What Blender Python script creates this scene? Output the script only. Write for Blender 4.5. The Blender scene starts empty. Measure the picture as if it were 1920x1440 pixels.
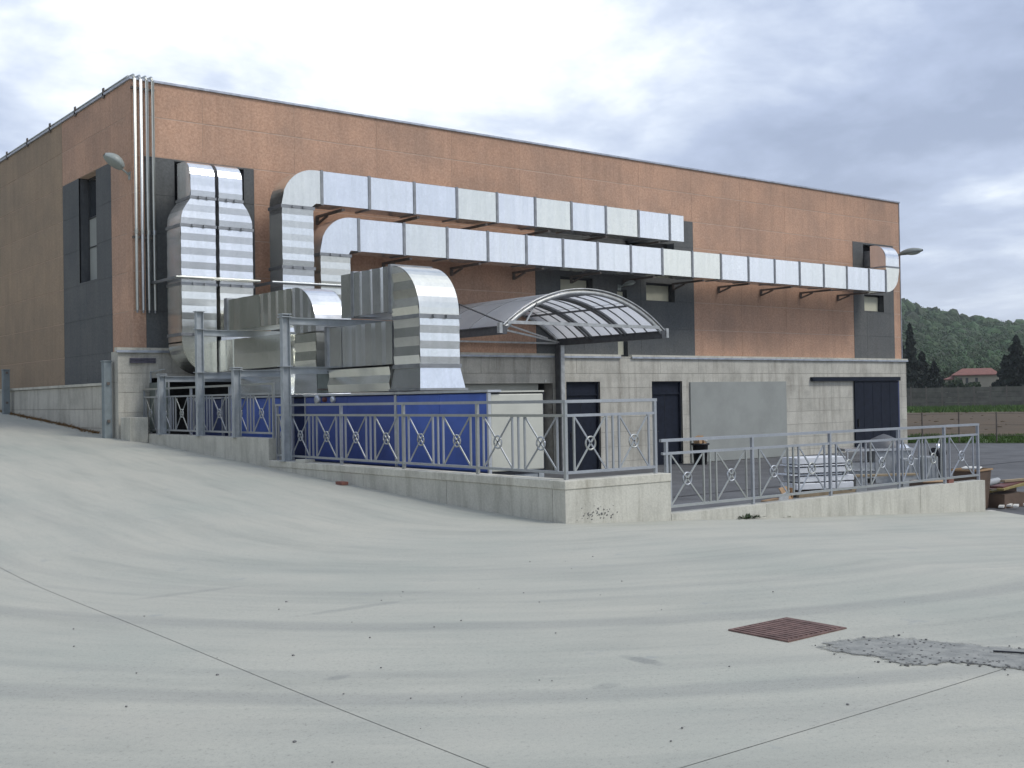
import bpy, bmesh, math, random
from mathutils import Vector, Matrix, noise
R = math.radians
random.seed(7)
S = bpy.context.scene
COL = S.collection

# ------------------------------------------------------------------ camera
cam = bpy.data.cameras.new("camera"); cam.sensor_width = 36; cam.lens = 40.153
cam.clip_start = .1; cam.clip_end = 5000
co = bpy.data.objects.new("camera", cam); COL.objects.link(co); S.camera = co
r_ = Vector((0.78454186, -0.61985015, -0.01672901)); u_ = Vector((0.00527591, -0.02030516, 0.99977991)); w_ = Vector((0.62005341, 0.78445745, 0.01265997))
co.matrix_world = Matrix(((r_[0], u_[0], -w_[0], -9.411), (r_[1], u_[1], -w_[1], -10.864), (r_[2], u_[2], -w_[2], 1.590), (0, 0, 0, 1)))

# ------------------------------------------------------------------ light
SKYSEED = 2.1
SUN_EL, SUN_AZ = 50, 152      # azimuth clockwise from +Y
W = bpy.data.worlds.new("World"); S.world = W; W.use_nodes = True
nt = W.node_tree; nt.nodes.clear()
def N(t, tree=None, **k):
    n = (tree or nt).nodes.new(t)
    for a, b in k.items(): setattr(n, a, b)
    return n
out = N('ShaderNodeOutputWorld'); sky = N('ShaderNodeTexSky', sky_type='NISHITA', sun_disc=False)
sky.sun_elevation = R(SUN_EL); sky.sun_rotation = R(SUN_AZ)
bg1 = N('ShaderNodeBackground'); bg1.inputs[1].default_value = .12; nt.links.new(sky.outputs[0], bg1.inputs[0])
tc = N('ShaderNodeTexCoord'); sep = N('ShaderNodeSeparateXYZ'); nt.links.new(tc.outputs['Generated'], sep.inputs[0])
def M(op, a, b=None, c=None, tree=None):
    t = next((v.id_data for v in (a, b, c) if hasattr(v, 'id_data')), tree or nt); n = N('ShaderNodeMath', t, operation=op)
    for i, v in enumerate((a, b, c)):
        if v is None: continue
        if isinstance(v, (int, float)): n.inputs[i].default_value = v
        else: t.links.new(v, n.inputs[i])
    return n.outputs[0]
zc = M('ADD', M('ABSOLUTE', sep.outputs[2]), .16)
px = M('DIVIDE', sep.outputs[0], zc); py = M('DIVIDE', sep.outputs[1], zc)
cmb = N('ShaderNodeCombineXYZ'); nt.links.new(px, cmb.inputs[0]); nt.links.new(py, cmb.inputs[1]); cmb.inputs[2].default_value = SKYSEED
def noise_n(vec, scale, detail, rough, tree=None, dist=0):
    t = tree or nt; n = N('ShaderNodeTexNoise', t); n.inputs['Scale'].default_value = scale; n.inputs['Detail'].default_value = detail
    n.inputs['Roughness'].default_value = rough; n.inputs['Distortion'].default_value = dist
    t.links.new(vec, n.inputs['Vector']); return n.outputs['Fac']
def ramp(fac, stops, tree=None):
    t = tree or nt; n = N('ShaderNodeValToRGB', t); e = n.color_ramp.elements
    while len(e) > 1: e.remove(e[-1])
    e[0].position = stops[0][0]; e[0].color = (*stops[0][1], 1)
    for p, c in stops[1:]:
        x = e.new(p); x.color = (*c, 1)
    t.links.new(fac, n.inputs[0]); return n.outputs[0]
n1 = noise_n(cmb.outputs[0], .62, 8, .56, dist=.35)
n2 = noise_n(cmb.outputs[0], 2.1, 6, .6, dist=.2)
cl = M('ADD', M('MULTIPLY', n1, .74), M('MULTIPLY', n2, .26))
ccol = ramp(cl, [(.40, (.30, .36, .50)), (.465, (.41, .48, .64)), (.52, (.60, .67, .80)), (.57, (.86, .91, .98)), (.625, (1.34, 1.36, 1.34))])
hz = M('POWER', M('SUBTRACT', 1, M('ABSOLUTE', sep.outputs[2])), 9)
hm = N('ShaderNodeMix', data_type='RGBA'); nt.links.new(M('MULTIPLY', hz, .40), hm.inputs[0]); nt.links.new(ccol, hm.inputs[6]); hm.inputs[7].default_value = (.92, .94, .96, 1); ccol = hm.outputs[2]
bg2 = N('ShaderNodeBackground'); bg2.inputs[1].default_value = 1.0; nt.links.new(ccol, bg2.inputs[0])
mx = N('ShaderNodeMixShader'); mx.inputs[0].default_value = .93
nt.links.new(bg1.outputs[0], mx.inputs[1]); nt.links.new(bg2.outputs[0], mx.inputs[2]); nt.links.new(mx.outputs[0], out.inputs[0])
sl = bpy.data.lights.new("sun", 'SUN'); sl.energy = 1.5; sl.angle = R(18); sl.color = (1, .96, .9)
so = bpy.data.objects.new("sun", sl); COL.objects.link(so)
az = R(SUN_AZ); d = Vector((math.sin(az) * math.cos(R(SUN_EL)), math.cos(az) * math.cos(R(SUN_EL)), math.sin(R(SUN_EL))))
so.rotation_euler = d.to_track_quat('Z', 'Y').to_euler()
S.view_settings.view_transform = 'Standard'; S.view_settings.look = 'None'; S.view_settings.exposure = .36; S.view_settings.gamma = 1
S.render.engine = 'CYCLES'

# ------------------------------------------------------------------ materials
MT = {}
def mat(name, col, rough=.8, metal=0, var=.12, scale=6, bump=0, bscale=40, col2=None, spec=None, streak=None, obj_rand=0, detail=5):
    m = bpy.data.materials.new(name); m.use_nodes = True; t = m.node_tree; b = t.nodes['Principled BSDF']
    g = N('ShaderNodeNewGeometry', t)
    vec = g.outputs['Position']
    if streak:
        mp = N('ShaderNodeMapping', t); mp.inputs['Scale'].default_value = streak; t.links.new(vec, mp.inputs[0]); vec = mp.outputs[0]
    f = noise_n(vec, scale, detail, .6, t)
    c2 = col2 or tuple(max(0, c * (1 - var * 2)) for c in col)
    c1 = tuple(min(1, c * (1 + (0 if col2 else var))) for c in col)
    c = ramp(f, [(.32, c2), (.62, c1)], t)
    if obj_rand:
        oi = N('ShaderNodeObjectInfo', t); hs = N('ShaderNodeHueSaturation', t)
        v = M('ADD', M('MULTIPLY', oi.outputs['Random'], obj_rand), 1 - obj_rand / 2, tree=t)
        t.links.new(v, hs.inputs['Value']); t.links.new(c, hs.inputs['Color']); c = hs.outputs[0]
    t.links.new(c, b.inputs['Base Color'])
    b.inputs['Metallic'].default_value = metal; b.inputs['Roughness'].default_value = rough
    if spec is not None: b.inputs['Specular IOR Level'].default_value = spec
    if bump:
        f2 = noise_n(g.outputs['Position'], bscale, 4, .65, t); bn = N('ShaderNodeBump', t)
        bn.inputs['Strength'].default_value = bump; bn.inputs['Distance'].default_value = .01
        t.links.new(f2, bn.inputs['Height']); t.links.new(bn.outputs[0], b.inputs['Normal'])
    MT[name] = m; return m
def mixc(t, a, b, fac, mode='MIX'):
    n = N('ShaderNodeMix', t, data_type='RGBA', blend_type=mode)
    for s, v in ((n.inputs[0], fac), (n.inputs[6], a), (n.inputs[7], b)):
        if isinstance(v, (int, float)): s.default_value = v
        elif isinstance(v, tuple): s.default_value = (*v, 1)
        else: t.links.new(v, s)
    return n.outputs[2]
def facade_mat(name, c1, c2, c3, rnd=.10):
    m = mat(name, c1, .9); t = m.node_tree; b = t.nodes['Principled BSDF']
    g = N('ShaderNodeNewGeometry', t).outputs['Position']
    f = noise_n(g, 17, 5, .85, t); base = ramp(f, [(.34, tuple(x * .9 for x in c2)), (.42, c2), (.52, c1), (.66, c3)], t)
    big = noise_n(g, .7, 5, .6, t); base = mixc(t, base, ramp(big, [(.35, (.82, .84, .84)), (.65, (1.08, 1.05, 1.0))], t), 1.0, 'MULTIPLY')
    mp = N('ShaderNodeMapping', t); mp.inputs['Scale'].default_value = (3, 3, .25); t.links.new(g, mp.inputs[0])
    st = noise_n(mp.outputs[0], 1.4, 5, .65, t); base = mixc(t, base, ramp(st, [(.36, (.88, .88, .87)), (.50, (.98, .98, .98)), (.62, (1.03, 1.03, 1.02))], t), .75, 'MULTIPLY')
    oi = N('ShaderNodeObjectInfo', t); hs = N('ShaderNodeHueSaturation', t)
    t.links.new(M('ADD', M('MULTIPLY', oi.outputs['Random'], rnd), 1 - rnd / 2, tree=t), hs.inputs['Value']); t.links.new(base, hs.inputs['Color'])
    t.links.new(hs.outputs[0], b.inputs['Base Color'])
    bn = N('ShaderNodeBump', t); bn.inputs['Strength'].default_value = .25; bn.inputs['Distance'].default_value = .01
    t.links.new(f, bn.inputs['Height']); t.links.new(bn.outputs[0], b.inputs['Normal'])
    return m
facade_mat('terracotta_panel', (.500, .318, .228), (.428, .262, .184), (.580, .385, .285))
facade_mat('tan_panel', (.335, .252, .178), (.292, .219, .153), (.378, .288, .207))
facade_mat('grey_panel', (.120, .126, .128), (.102, .107, .109), (.140, .146, .148), .03)
mat('mortar', (.52, .38, .29), .95, var=.08)
mat('grey_joint', (.085, .09, .095), .95, var=.08)
# board-marked concrete with dirt streaks
def concrete(name, c, dirt, rnd=.10, sc=(1, 1, 1)):
    m = mat(name, c, .92); t = m.node_tree; b = t.nodes['Principled BSDF']
    g = N('ShaderNodeNewGeometry', t).outputs['Position']
    f = noise_n(g, 1.6, 7, .62, t); base = ramp(f, [(.3, tuple(x * .78 for x in c)), (.5, c), (.7, tuple(x * 1.1 for x in c))], t)
    mp = N('ShaderNodeMapping', t); mp.inputs['Scale'].default_value = (4, 4, .5); t.links.new(g, mp.inputs[0])
    st = noise_n(mp.outputs[0], 1.1, 6, .7, t); base = mixc(t, base, dirt, ramp(st, [(.48, (0, 0, 0)), (.72, (.75, .75, .75))], t))
    fine = noise_n(g, 30, 4, .7, t); base = mixc(t, base, ramp(fine, [(.3, (.85, .85, .84)), (.6, (1.03, 1.03, 1.03))], t), 1.0, 'MULTIPLY')
    oi = N('ShaderNodeObjectInfo', t); hs = N('ShaderNodeHueSaturation', t)
    t.links.new(M('ADD', M('MULTIPLY', oi.outputs['Random'], rnd), 1 - rnd / 2, tree=t), hs.inputs['Value']); t.links.new(base, hs.inputs['Color'])
    t.links.new(hs.outputs[0], b.inputs['Base Color'])
    bn = N('ShaderNodeBump', t); bn.inputs['Strength'].default_value = .3; bn.inputs['Distance'].default_value = .01
    t.links.new(fine, bn.inputs['Height']); t.links.new(bn.outputs[0], b.inputs['Normal'])
    return m
concrete('plinth_concrete', (.50, .485, .425), (.27, .25, .21))
concrete('wall_concrete', (.53, .52, .455), (.31, .30, .25), .05)
concrete('coping_concrete', (.56, .545, .47), (.33, .31, .25), .04)
mat('joint_filler', (.32, .32, .295), .9)
mat('plinth_joint', (.30, .285, .25), .95, var=.1)
# galvanised sheet
def galv(name, c, rough, tint=0):
    m = bpy.data.materials.new(name); m.use_nodes = True; t = m.node_tree; b = t.nodes['Principled BSDF']
    g = N('ShaderNodeNewGeometry', t).outputs['Position']
    v = N('ShaderNodeTexVoronoi', t); v.inputs['Scale'].default_value = 26; t.links.new(g, v.inputs['Vector'])
    sp = N('ShaderNodeSeparateColor', t); t.links.new(v.outputs['Color'], sp.inputs[0])
    f = noise_n(g, 1.7, 5, .6, t)
    cc = ramp(f, [(.3, tuple(x * .93 for x in c)), (.65, c)], t)
    cc = mixc(t, cc, ramp(sp.outputs[0], [(0, (.94, .94, .95)), (1, (1, 1, 1))], t), 1.0, 'MULTIPLY')
    oi = N('ShaderNodeObjectInfo', t)
    cc = mixc(t, cc, ramp(oi.outputs['Random'], [(0, (1, 1, 1)), (.6, (.97, .98, 1)), (.8, (1, .99, .90)), (1, (.96, .94, .86))], t), 1.0, 'MULTIPLY')
    mp = N('ShaderNodeMapping', t); mp.inputs['Scale'].default_value = (6, 6, .6); t.links.new(g, mp.inputs[0])
    st = noise_n(mp.outputs[0], 1.2, 5, .7, t); cc = mixc(t, cc, ramp(st, [(.4, (.90, .91, .90)), (.6, (1, 1, 1))], t), .6, 'MULTIPLY')
    t.links.new(cc, b.inputs['Base Color']); b.inputs['Metallic'].default_value = .92
    t.links.new(M('ADD', M('MULTIPLY', f, .10), M('ADD', M('MULTIPLY', sp.outputs[1], .02), rough - .07, tree=t), tree=t), b.inputs['Roughness'])
    bn = N('ShaderNodeBump', t); bn.inputs['Strength'].default_value = .07; bn.inputs['Distance'].default_value = .02
    t.links.new(noise_n(g, 3.2, 3, .5, t), bn.inputs['Height']); t.links.new(bn.outputs[0], b.inputs['Normal'])
    MT[name] = m
galv('galvanised_sheet', (.95, .96, .965), .25)
galv('galvanised_rail', (.52, .54, .56), .5)
galv('galvanised_pipe', (.52, .54, .54), .45)
mat('flange_steel', (.30, .31, .32), .5, .8, var=.1)
mat('frame_steel', (.40, .43, .445), .55, .35, var=.08)
mat('black_seal', (.012, .014, .02), .7, var=.1)
mat('dark_bracket', (.13, .11, .095), .7, 0)
mat('roof_metal', (.42, .45, .50), .45, .5)
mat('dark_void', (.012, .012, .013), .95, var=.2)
mat('inside_grey', (.16, .165, .16), .9)
mat('blue_panel_shaded', (.048, .080, .27), .5, var=.10, scale=2)  # the units' blue, darkened to paint in weaker light on the second unit
mat('blue_panel', (.065, .125, .42), .45, var=.10, scale=2)
mat('navy_panel', (.03, .045, .13), .5, var=.1)
mat('ahu_end', (.55, .555, .485), .5, var=.04, scale=2)
mat('aluminium', (.62, .64, .66), .4, .7, var=.05)
mat('door_navy', (.012, .016, .028), .6, spec=.2, var=.12)
mat('handle_black', (.01, .01, .01), .4)
mat('grey_board', (.30, .315, .295), .8, var=.05, scale=1.2)
mat('blind', (.55, .54, .42), .7, var=.05, scale=2)
mat('window_frame', (.05, .052, .055), .5)
mat('canopy_steel', (.46, .47, .46), .45, .5)
mat('canopy_dark', (.10, .103, .108), .5, .3)
mat('canopy_rib', (.17, .175, .18), .5, .3)
mat('lamp_body', (.28, .31, .29), .45, var=.06)
mat('lamp_glass', (.45, .50, .46), .25, var=.05)
mat('post_paint', (.20, .235, .245), .6, var=.06)
mat('asphalt', (.105, .108, .112), .92, var=.14, scale=1.1, bump=.5, bscale=60)
mat('channel_black', (.025, .025, .027), .8)
mat('rust_grate', (.17, .105, .090), .85, .1, var=.18, scale=9)
mat('soil', (.085, .054, .024), .95, col2=(.056, .038, .017), scale=.35, bump=.8, bscale=3)
mat('grass_base', (.050, .092, .014), .95, col2=(.034, .064, .010), scale=.5)
mat('grass', (.060, .115, .016), .9, col2=(.040, .080, .012), scale=2)
mat('dry_weed', (.23, .135, .05), .95, col2=(.13, .075, .03), scale=5)
mat('terrain', (.045, .055, .03), .95, col2=(.035, .045, .024), scale=.05)
mat('precast', (.115, .110, .094), .92, var=.14, scale=1.2, obj_rand=.2)
mat('house_wall', (.33, .30, .24), .9, var=.05, scale=.6)
mat('roof_tile', (.20, .085, .065), .85, var=.12, scale=2)
mat('bark', (.07, .05, .035), .95)
mat('white_board', (.66, .68, .70), .55, var=.04)
mat('cardboard', (.36, .235, .13), .9, var=.1)
mat('brown_box', (.115, .078, .055), .85, var=.12, scale=3)
mat('wood_plank', (.28, .22, .14), .85, var=.12, scale=5)
mat('yellow_paint', (.26, .21, .07), .6)
mat('red_paint', (.12, .04, .035), .6)
mat('maroon', (.13, .035, .035), .8)
mat('stainless', (.75, .76, .78), .22, .95, var=.05)
mat('plastic_black', (.012, .013, .017), .45)
mat('crate_grey', (.32, .335, .34), .7)
mat('paper_white', (.62, .61, .56), .8)
mat('pebble', (.15, .15, .145), .9)
mat('mesh_sheet', (.155, .18, .165), .7, var=.15, scale=2)
mat('plinth_vent', (.09, .085, .12), .6)
def leaf_mat(name, c, rnd):
    m = mat(name, c, .8); t = m.node_tree; b = t.nodes['Principled BSDF']; g = N('ShaderNodeNewGeometry', t)
    hs = N('ShaderNodeHueSaturation', t)
    t.links.new(M('ADD', M('MULTIPLY', g.outputs['Random Per Island'], rnd), 1 - rnd / 2, tree=t), hs.inputs['Value'])
    t.links.new(M('ADD', M('MULTIPLY', g.outputs['Random Per Island'], .05), .475, tree=t), hs.inputs['Hue'])
    f = noise_n(g.outputs['Position'], 1.1, 5, .75, t)
    t.links.new(ramp(f, [(.35, tuple(x * .6 for x in c)), (.6, c)], t), hs.inputs['Color']); t.links.new(hs.outputs[0], b.inputs['Base Color'])
leaf_mat('forest_leaf', (.034, .066, .017), 1.0)
leaf_mat('unseen_wood', (.060, .066, .052), .9)  # leaf colour of the added slope that the ducts reflect
leaf_mat('conifer_leaf', (.012, .021, .013), .7)
leaf_mat('bush_leaf', (.034, .056, .02), .7)
# concrete road: swept tyre bands following the turn, cloudy laitance, fine speckle
def road_mat():
    m = mat('road_concrete', (.4, .4, .4), .88); t = m.node_tree; b = t.nodes['Principled BSDF']
    g = N('ShaderNodeNewGeometry', t).outputs['Position']
    s = N('ShaderNodeSeparateXYZ', t); t.links.new(g, s.inputs[0]); x, y = s.outputs[0], s.outputs[1]
    dx = M('MINIMUM', M('SUBTRACT', x, .3, tree=t), 0, tree=t); dy = M('MINIMUM', M('SUBTRACT', y, 1.8, tree=t), 0, tree=t)
    r = M('SQRT', M('ADD', M('MULTIPLY', dx, dx, tree=t), M('MULTIPLY', dy, dy, tree=t), tree=t), tree=t)
    wob = noise_n(g, .12, 2, .5, t); rr = M('ADD', r, M('MULTIPLY', wob, .8, tree=t), tree=t)
    along = M('MULTIPLY', M('SUBTRACT', x, y, tree=t), .16, tree=t)
    cb = N('ShaderNodeCombineXYZ', t); t.links.new(rr, cb.inputs[0]); t.links.new(along, cb.inputs[1])
    n1 = noise_n(cb.outputs[0], 1.7, 8, .6, t)
    cb2 = N('ShaderNodeCombineXYZ', t); t.links.new(M('MULTIPLY', rr, 1.0, tree=t), cb2.inputs[0]); t.links.new(M('MULTIPLY', along, .5, tree=t), cb2.inputs[1]); cb2.inputs[2].default_value = 5
    n2 = noise_n(cb2.outputs[0], 7, 5, .6, t)
    base = ramp(noise_n(g, .35, 6, .6, t), [(.3, (.368, .380, .330)), (.5, (.410, .408, .352)), (.7, (.440, .430, .366))], t)
    base = mixc(t, base, ramp(n1, [(.34, (.87, .88, .885)), (.47, (.965, .97, .97)), (.62, (1.03, 1.025, 1.02))], t), 1.0, 'MULTIPLY')
    base = mixc(t, base, ramp(n2, [(.33, (.88, .89, .90)), (.5, (1, 1, 1))], t), .6, 'MULTIPLY')
    # two distinct dark rubber bands
    for rad, wd, amt in ((7.95, .20, .40), (9.85, .17, .42), (9.3, .12, .2), (6.6, .14, .2), (7.0, .08, .14), (5.4, .2, .16), (10.4, .3, .14)):
        wv = M('ADD', r, M('MULTIPLY', noise_n(g, .3, 2, .5, t), .25, tree=t), tree=t)
        dd = M('ABSOLUTE', M('SUBTRACT', wv, rad + .12, tree=t), tree=t)
        k = M('SUBTRACT', 1, M('DIVIDE', dd, wd, tree=t), tree=t); k = M('MINIMUM', M('MAXIMUM', k, 0, tree=t), .55, tree=t)
        k = M('MULTIPLY', M('MULTIPLY', k, amt * 1.8, tree=t), M('ADD', noise_n(g, .9, 5, .7, t), .3, tree=t), tree=t)
        base = mixc(t, base, (.215, .222, .212), k)
    for (mx_, my_, rx, ry, am) in ((-4.53, -5.92, .06, .16, .6), (-6.12, -5.03, .10, .05, .45), (-5.11, -6.22, .09, .06, .35), (-3.0, -7.62, .2, .1, .4), (-4.9, -3.2, .5, .06, .3), (-5.6, -1.6, .5, .07, .25)):
        ex = M('DIVIDE', M('SUBTRACT', x, mx_), rx); ey = M('DIVIDE', M('SUBTRACT', y, my_), ry)
        q = M('SQRT', M('ADD', M('MULTIPLY', ex, ex), M('MULTIPLY', ey, ey))); q = M('ADD', q, M('MULTIPLY', noise_n(g, 9, 4, .7, t), 1.1))
        kk = N('ShaderNodeMapRange', t); kk.inputs[1].default_value = 1.75; kk.inputs[2].default_value = 1.15; kk.inputs[3].default_value = 0; kk.inputs[4].default_value = am; t.links.new(q, kk.inputs[0])
        base = mixc(t, base, (.19, .20, .19), kk.outputs[0])
    grit = noise_n(g, 120, 2, .6, t); base = mixc(t, base, ramp(grit, [(.32, (.86, .86, .86)), (.45, (1, 1, 1)), (.7, (1.04, 1.04, 1.04))], t), 1.0, 'MULTIPLY')
    sp = noise_n(g, 34, 3, .8, t); base = mixc(t, base, ramp(sp, [(.30, (.76, .76, .76)), (.42, (1, 1, 1)), (.7, (1.05, 1.05, 1.04))], t), 1.0, 'MULTIPLY')
    # small blotches of spilt cement / oil
    bl = noise_n(g, 2.3, 4, .6, t); base = mixc(t, base, (.27, .29, .29), ramp(bl, [(.66, (0, 0, 0)), (.74, (.5, .5, .5))], t))
    t.links.new(base, b.inputs['Base Color'])
    bn = N('ShaderNodeBump', t); bn.inputs['Strength'].default_value = .18; bn.inputs['Distance'].default_value = .006
    t.links.new(noise_n(g, 55, 4, .7, t), bn.inputs['Height']); t.links.new(bn.outputs[0], b.inputs['Normal'])
road_mat()
def poly_mat():
    m = bpy.data.materials.new('polycarbonate'); m.use_nodes = True; t = m.node_tree; b = t.nodes['Principled BSDF']
    g = N('ShaderNodeNewGeometry', t).outputs['Position']
    c = ramp(noise_n(g, 1.3, 5, .6, t), [(.3, (.80, .82, .86)), (.65, (.90, .92, .95))], t)
    t.links.new(c, b.inputs['Base Color']); b.inputs['Roughness'].default_value = .25
    tr = N('ShaderNodeBsdfTranslucent', t); t.links.new(c, tr.inputs[0]); tp = N('ShaderNodeBsdfTransparent', t); tp.inputs[0].default_value = (.8, .82, .88, 1)
    m1 = N('ShaderNodeMixShader', t); m1.inputs[0].default_value = .68; t.links.new(b.outputs[0], m1.inputs[1]); t.links.new(tr.outputs[0], m1.inputs[2])
    m2 = N('ShaderNodeMixShader', t); m2.inputs[0].default_value = .22; t.links.new(m1.outputs[0], m2.inputs[1]); t.links.new(tp.outputs[0], m2.inputs[2])
    t.links.new(m2.outputs[0], t.nodes['Material Output'].inputs[0]); MT['polycarbonate'] = m
poly_mat()
def glass_mat():
    m = bpy.data.materials.new('dark_glass'); m.use_nodes = True; b = m.node_tree.nodes['Principled BSDF']
    b.inputs['Base Color'].default_value = (.03, .035, .04, 1); b.inputs['Roughness'].default_value = .08; MT['dark_glass'] = m
glass_mat()

# ------------------------------------------------------------------ builders
class MB:
    def __init__(s): s.v = []; s.f = []; s.smooth = []
    def add(s, vs, fs, smooth=False):
        o = len(s.v); s.v += [tuple(p) for p in vs]; s.f += [tuple(i + o for i in f) for f in fs]; s.smooth += [smooth] * len(fs); return s
    def box(s, a, b):
        x0, y0, z0 = (min(a[i], b[i]) for i in range(3)); x1, y1, z1 = (max(a[i], b[i]) for i in range(3))
        return s.add([(x0, y0, z0), (x1, y0, z0), (x1, y1, z0), (x0, y1, z0), (x0, y0, z1), (x1, y0, z1), (x1, y1, z1), (x0, y1, z1)],
                     [(0, 3, 2, 1), (4, 5, 6, 7), (0, 1, 5, 4), (1, 2, 6, 5), (2, 3, 7, 6), (3, 0, 4, 7)])
    def obox(s, c, dx, dy, dz):     # oriented box by half vectors
        c = Vector(c); dx = Vector(dx); dy = Vector(dy); dz = Vector(dz); vs = []
        for k in (-1, 1):
            for i, j in ((-1, -1), (1, -1), (1, 1), (-1, 1)): vs.append(c + dx * i + dy * j + dz * k)
        return s.add(vs, [(0, 3, 2, 1), (4, 5, 6, 7), (0, 1, 5, 4), (1, 2, 6, 5), (2, 3, 7, 6), (3, 0, 4, 7)])
    def bar(s, a, b, w, h=None, up=(0, 0, 1)):
        a = Vector(a); b = Vector(b); d = b - a; l = d.length; d.normalize(); u = Vector(up)
        if abs(d.dot(u)) > .98: u = Vector((0, 1, 0))
        sd = d.cross(u).normalized(); u = sd.cross(d)
        return s.obox((a + b) / 2, d * l / 2, sd * w / 2, u * (h or w) / 2)
    def tube(s, pts, r, n=8, cap=True, closed=False, r2=None):
        P = [Vector(p) for p in pts]; m = len(P); vs = []
        for i, p in enumerate(P):
            if closed: d = P[(i + 1) % m] - P[i - 1]
            else: d = P[min(i + 1, m - 1)] - P[max(i - 1, 0)]
            d.normalize(); u = Vector((0, 0, 1)) if abs(d.z) < .9 else Vector((0, 1, 0))
            a = d.cross(u).normalized(); b = a.cross(d)
            rr = r if r2 is None else r + (r2 - r) * i / (m - 1)
            for k in range(n):
                t = 2 * math.pi * k / n; vs.append(p + a * rr * math.cos(t) + b * rr * math.sin(t))
        fs = []
        for i in range(m if closed else m - 1):
            for k in range(n):
                j = (i + 1) % m; fs.append((i * n + k, i * n + (k + 1) % n, j * n + (k + 1) % n, j * n + k))
        s.add(vs, fs, True)
        if cap and not closed:
            s.add([vs[k] for k in range(n)], [tuple(range(n))]); s.add([vs[(m - 1) * n + k] for k in range(n)], [tuple(reversed(range(n)))])
        return s
    def lathe(s, prof, c, n=16, sx=1, sy=1):
        vs = []; fs = []
        for r, z in prof:
            for k in range(n):
                t = 2 * math.pi * k / n; vs.append((c[0] + r * sx * math.cos(t), c[1] + r * sy * math.sin(t), c[2] + z))
        for i in range(len(prof) - 1):
            for k in range(n): fs.append((i * n + k, i * n + (k + 1) % n, (i + 1) * n + (k + 1) % n, (i + 1) * n + k))
        return s.add(vs, fs, True)
    def build(s, name, m, parent=None, loc=None):
        me = bpy.data.meshes.new(name); me.from_pydata(s.v, [], s.f); me.materials.append(MT[m])
        me.polygons.foreach_set('use_smooth', s.smooth); me.update()
        o = bpy.data.objects.new(name, me); COL.objects.link(o); o.parent = parent
        if loc is not None: o.location = loc
        return o
def tag(o, label=None, cat=None, group=None, kind=None):
    if label: o['label'] = label
    if cat: o['category'] = cat
    if group: o['group'] = group
    if kind: o['kind'] = kind
    return o
def thing(name, label, cat, loc=(0, 0, 0), group=None, rz=0):
    o = bpy.data.objects.new(name, None); COL.objects.link(o); o.empty_display_size = .2; o.location = loc; o.rotation_euler.z = rz
    return tag(o, label, cat, group)
def part(name, m, parent, fn, label=None):
    b = MB(); fn(b); o = b.build(name, m, parent)
    if label: o['label'] = label
    return o
def bevel(o, w=.01, seg=2):
    md = o.modifiers.new('bevel', 'BEVEL'); md.width = w; md.segments = seg; md.limit_method = 'ANGLE'; return o
def dup(root, loc, rz=None, label=None):
    r = root.copy(); COL.objects.link(r); r.location = loc
    if rz is not None: r.rotation_euler.z = rz
    if label: r['label'] = label
    for ch in list(root.children):
        c = ch.copy(); COL.objects.link(c); c.parent = r
        for g in ch.children:
            e = g.copy(); COL.objects.link(e); e.parent = c
    return r

# ------------------------------------------------------------------ ground
RAMP = [(-50, 0), (0, 0), (1.6, .055), (4.8, .215), (8.16, .43), (12.16, .665), (16.1, .92), (20, 1.18), (25.2, 1.48), (45, 2.5)]
def ramp_h(y):
    for (a, za), (b, zb) in zip(RAMP, RAMP[1:]):
        if y <= b: return za + (zb - za) * (y - a) / (b - a)
    return RAMP[-1][1]
def xb(y): return max(5.5, 10.35 + .56 * y)
def road_h(x, y):
    z = sum(ramp_h(y + k * .5) for k in (-1, 0, 1)) / 3 if y > -1 else 0
    if y > 0.2: z = ramp_h(y)
    if x > 0: z = ramp_h(y) * max(0, 1 - x) - .6 * min(1, x / xb(y))
    return z + .012 * noise.noise(Vector((x * .3, y * .3, 0)))
def lin(a, b, st):
    n = max(1, int(round((b - a) / st))); return [a + (b - a) * i / n for i in range(n + 1)]
def road():
    b = MB()
    def grid(xs, ys, xf):
        o = len(b.v); vs = []
        for y in ys:
            for x in xs:
                X = xf(x, y); z = road_h(X, y)
                vs.append((X, y, z))
        nx = len(xs); fs = [(j * nx + i, j * nx + i + 1, (j + 1) * nx + i + 1, (j + 1) * nx + i) for j in range(len(ys) - 1) for i in range(nx - 1) if not (abs((xs[i] + xs[i + 1]) / 2 + 6.45) < .012 or abs((ys[j] + ys[j + 1]) / 2 + 7.455) < .012)]
        b.add(vs, fs, True)
    gx = [-6.453, -6.447]
    xs = lin(-60, -16, 4)[:-1] + lin(-16, -6.453, .5)[:-1] + gx + lin(-6.447, .0, .4)[1:]
    ys1 = lin(.15, 26, .5) + lin(26, 60, 4)[1:]
    grid([x if x < 0 else .06 for x in xs], ys1, lambda x, y: x)
    ys0 = lin(-40, -12, 4)[:-1] + lin(-12, -7.458, .5)[:-1] + [-7.458, -7.452] + lin(-7.452, .15, .4)[1:]
    xs0 = xs + lin(0, 1, .06)[1:]
    grid(xs0, ys0, lambda x, y: x if x <= 0 else x * xb(y))
    o = b.build('road', 'road_concrete'); tag(o, 'pale concrete ramp and forecourt with curved dark tyre bands', kind='structure')
road()
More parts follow.
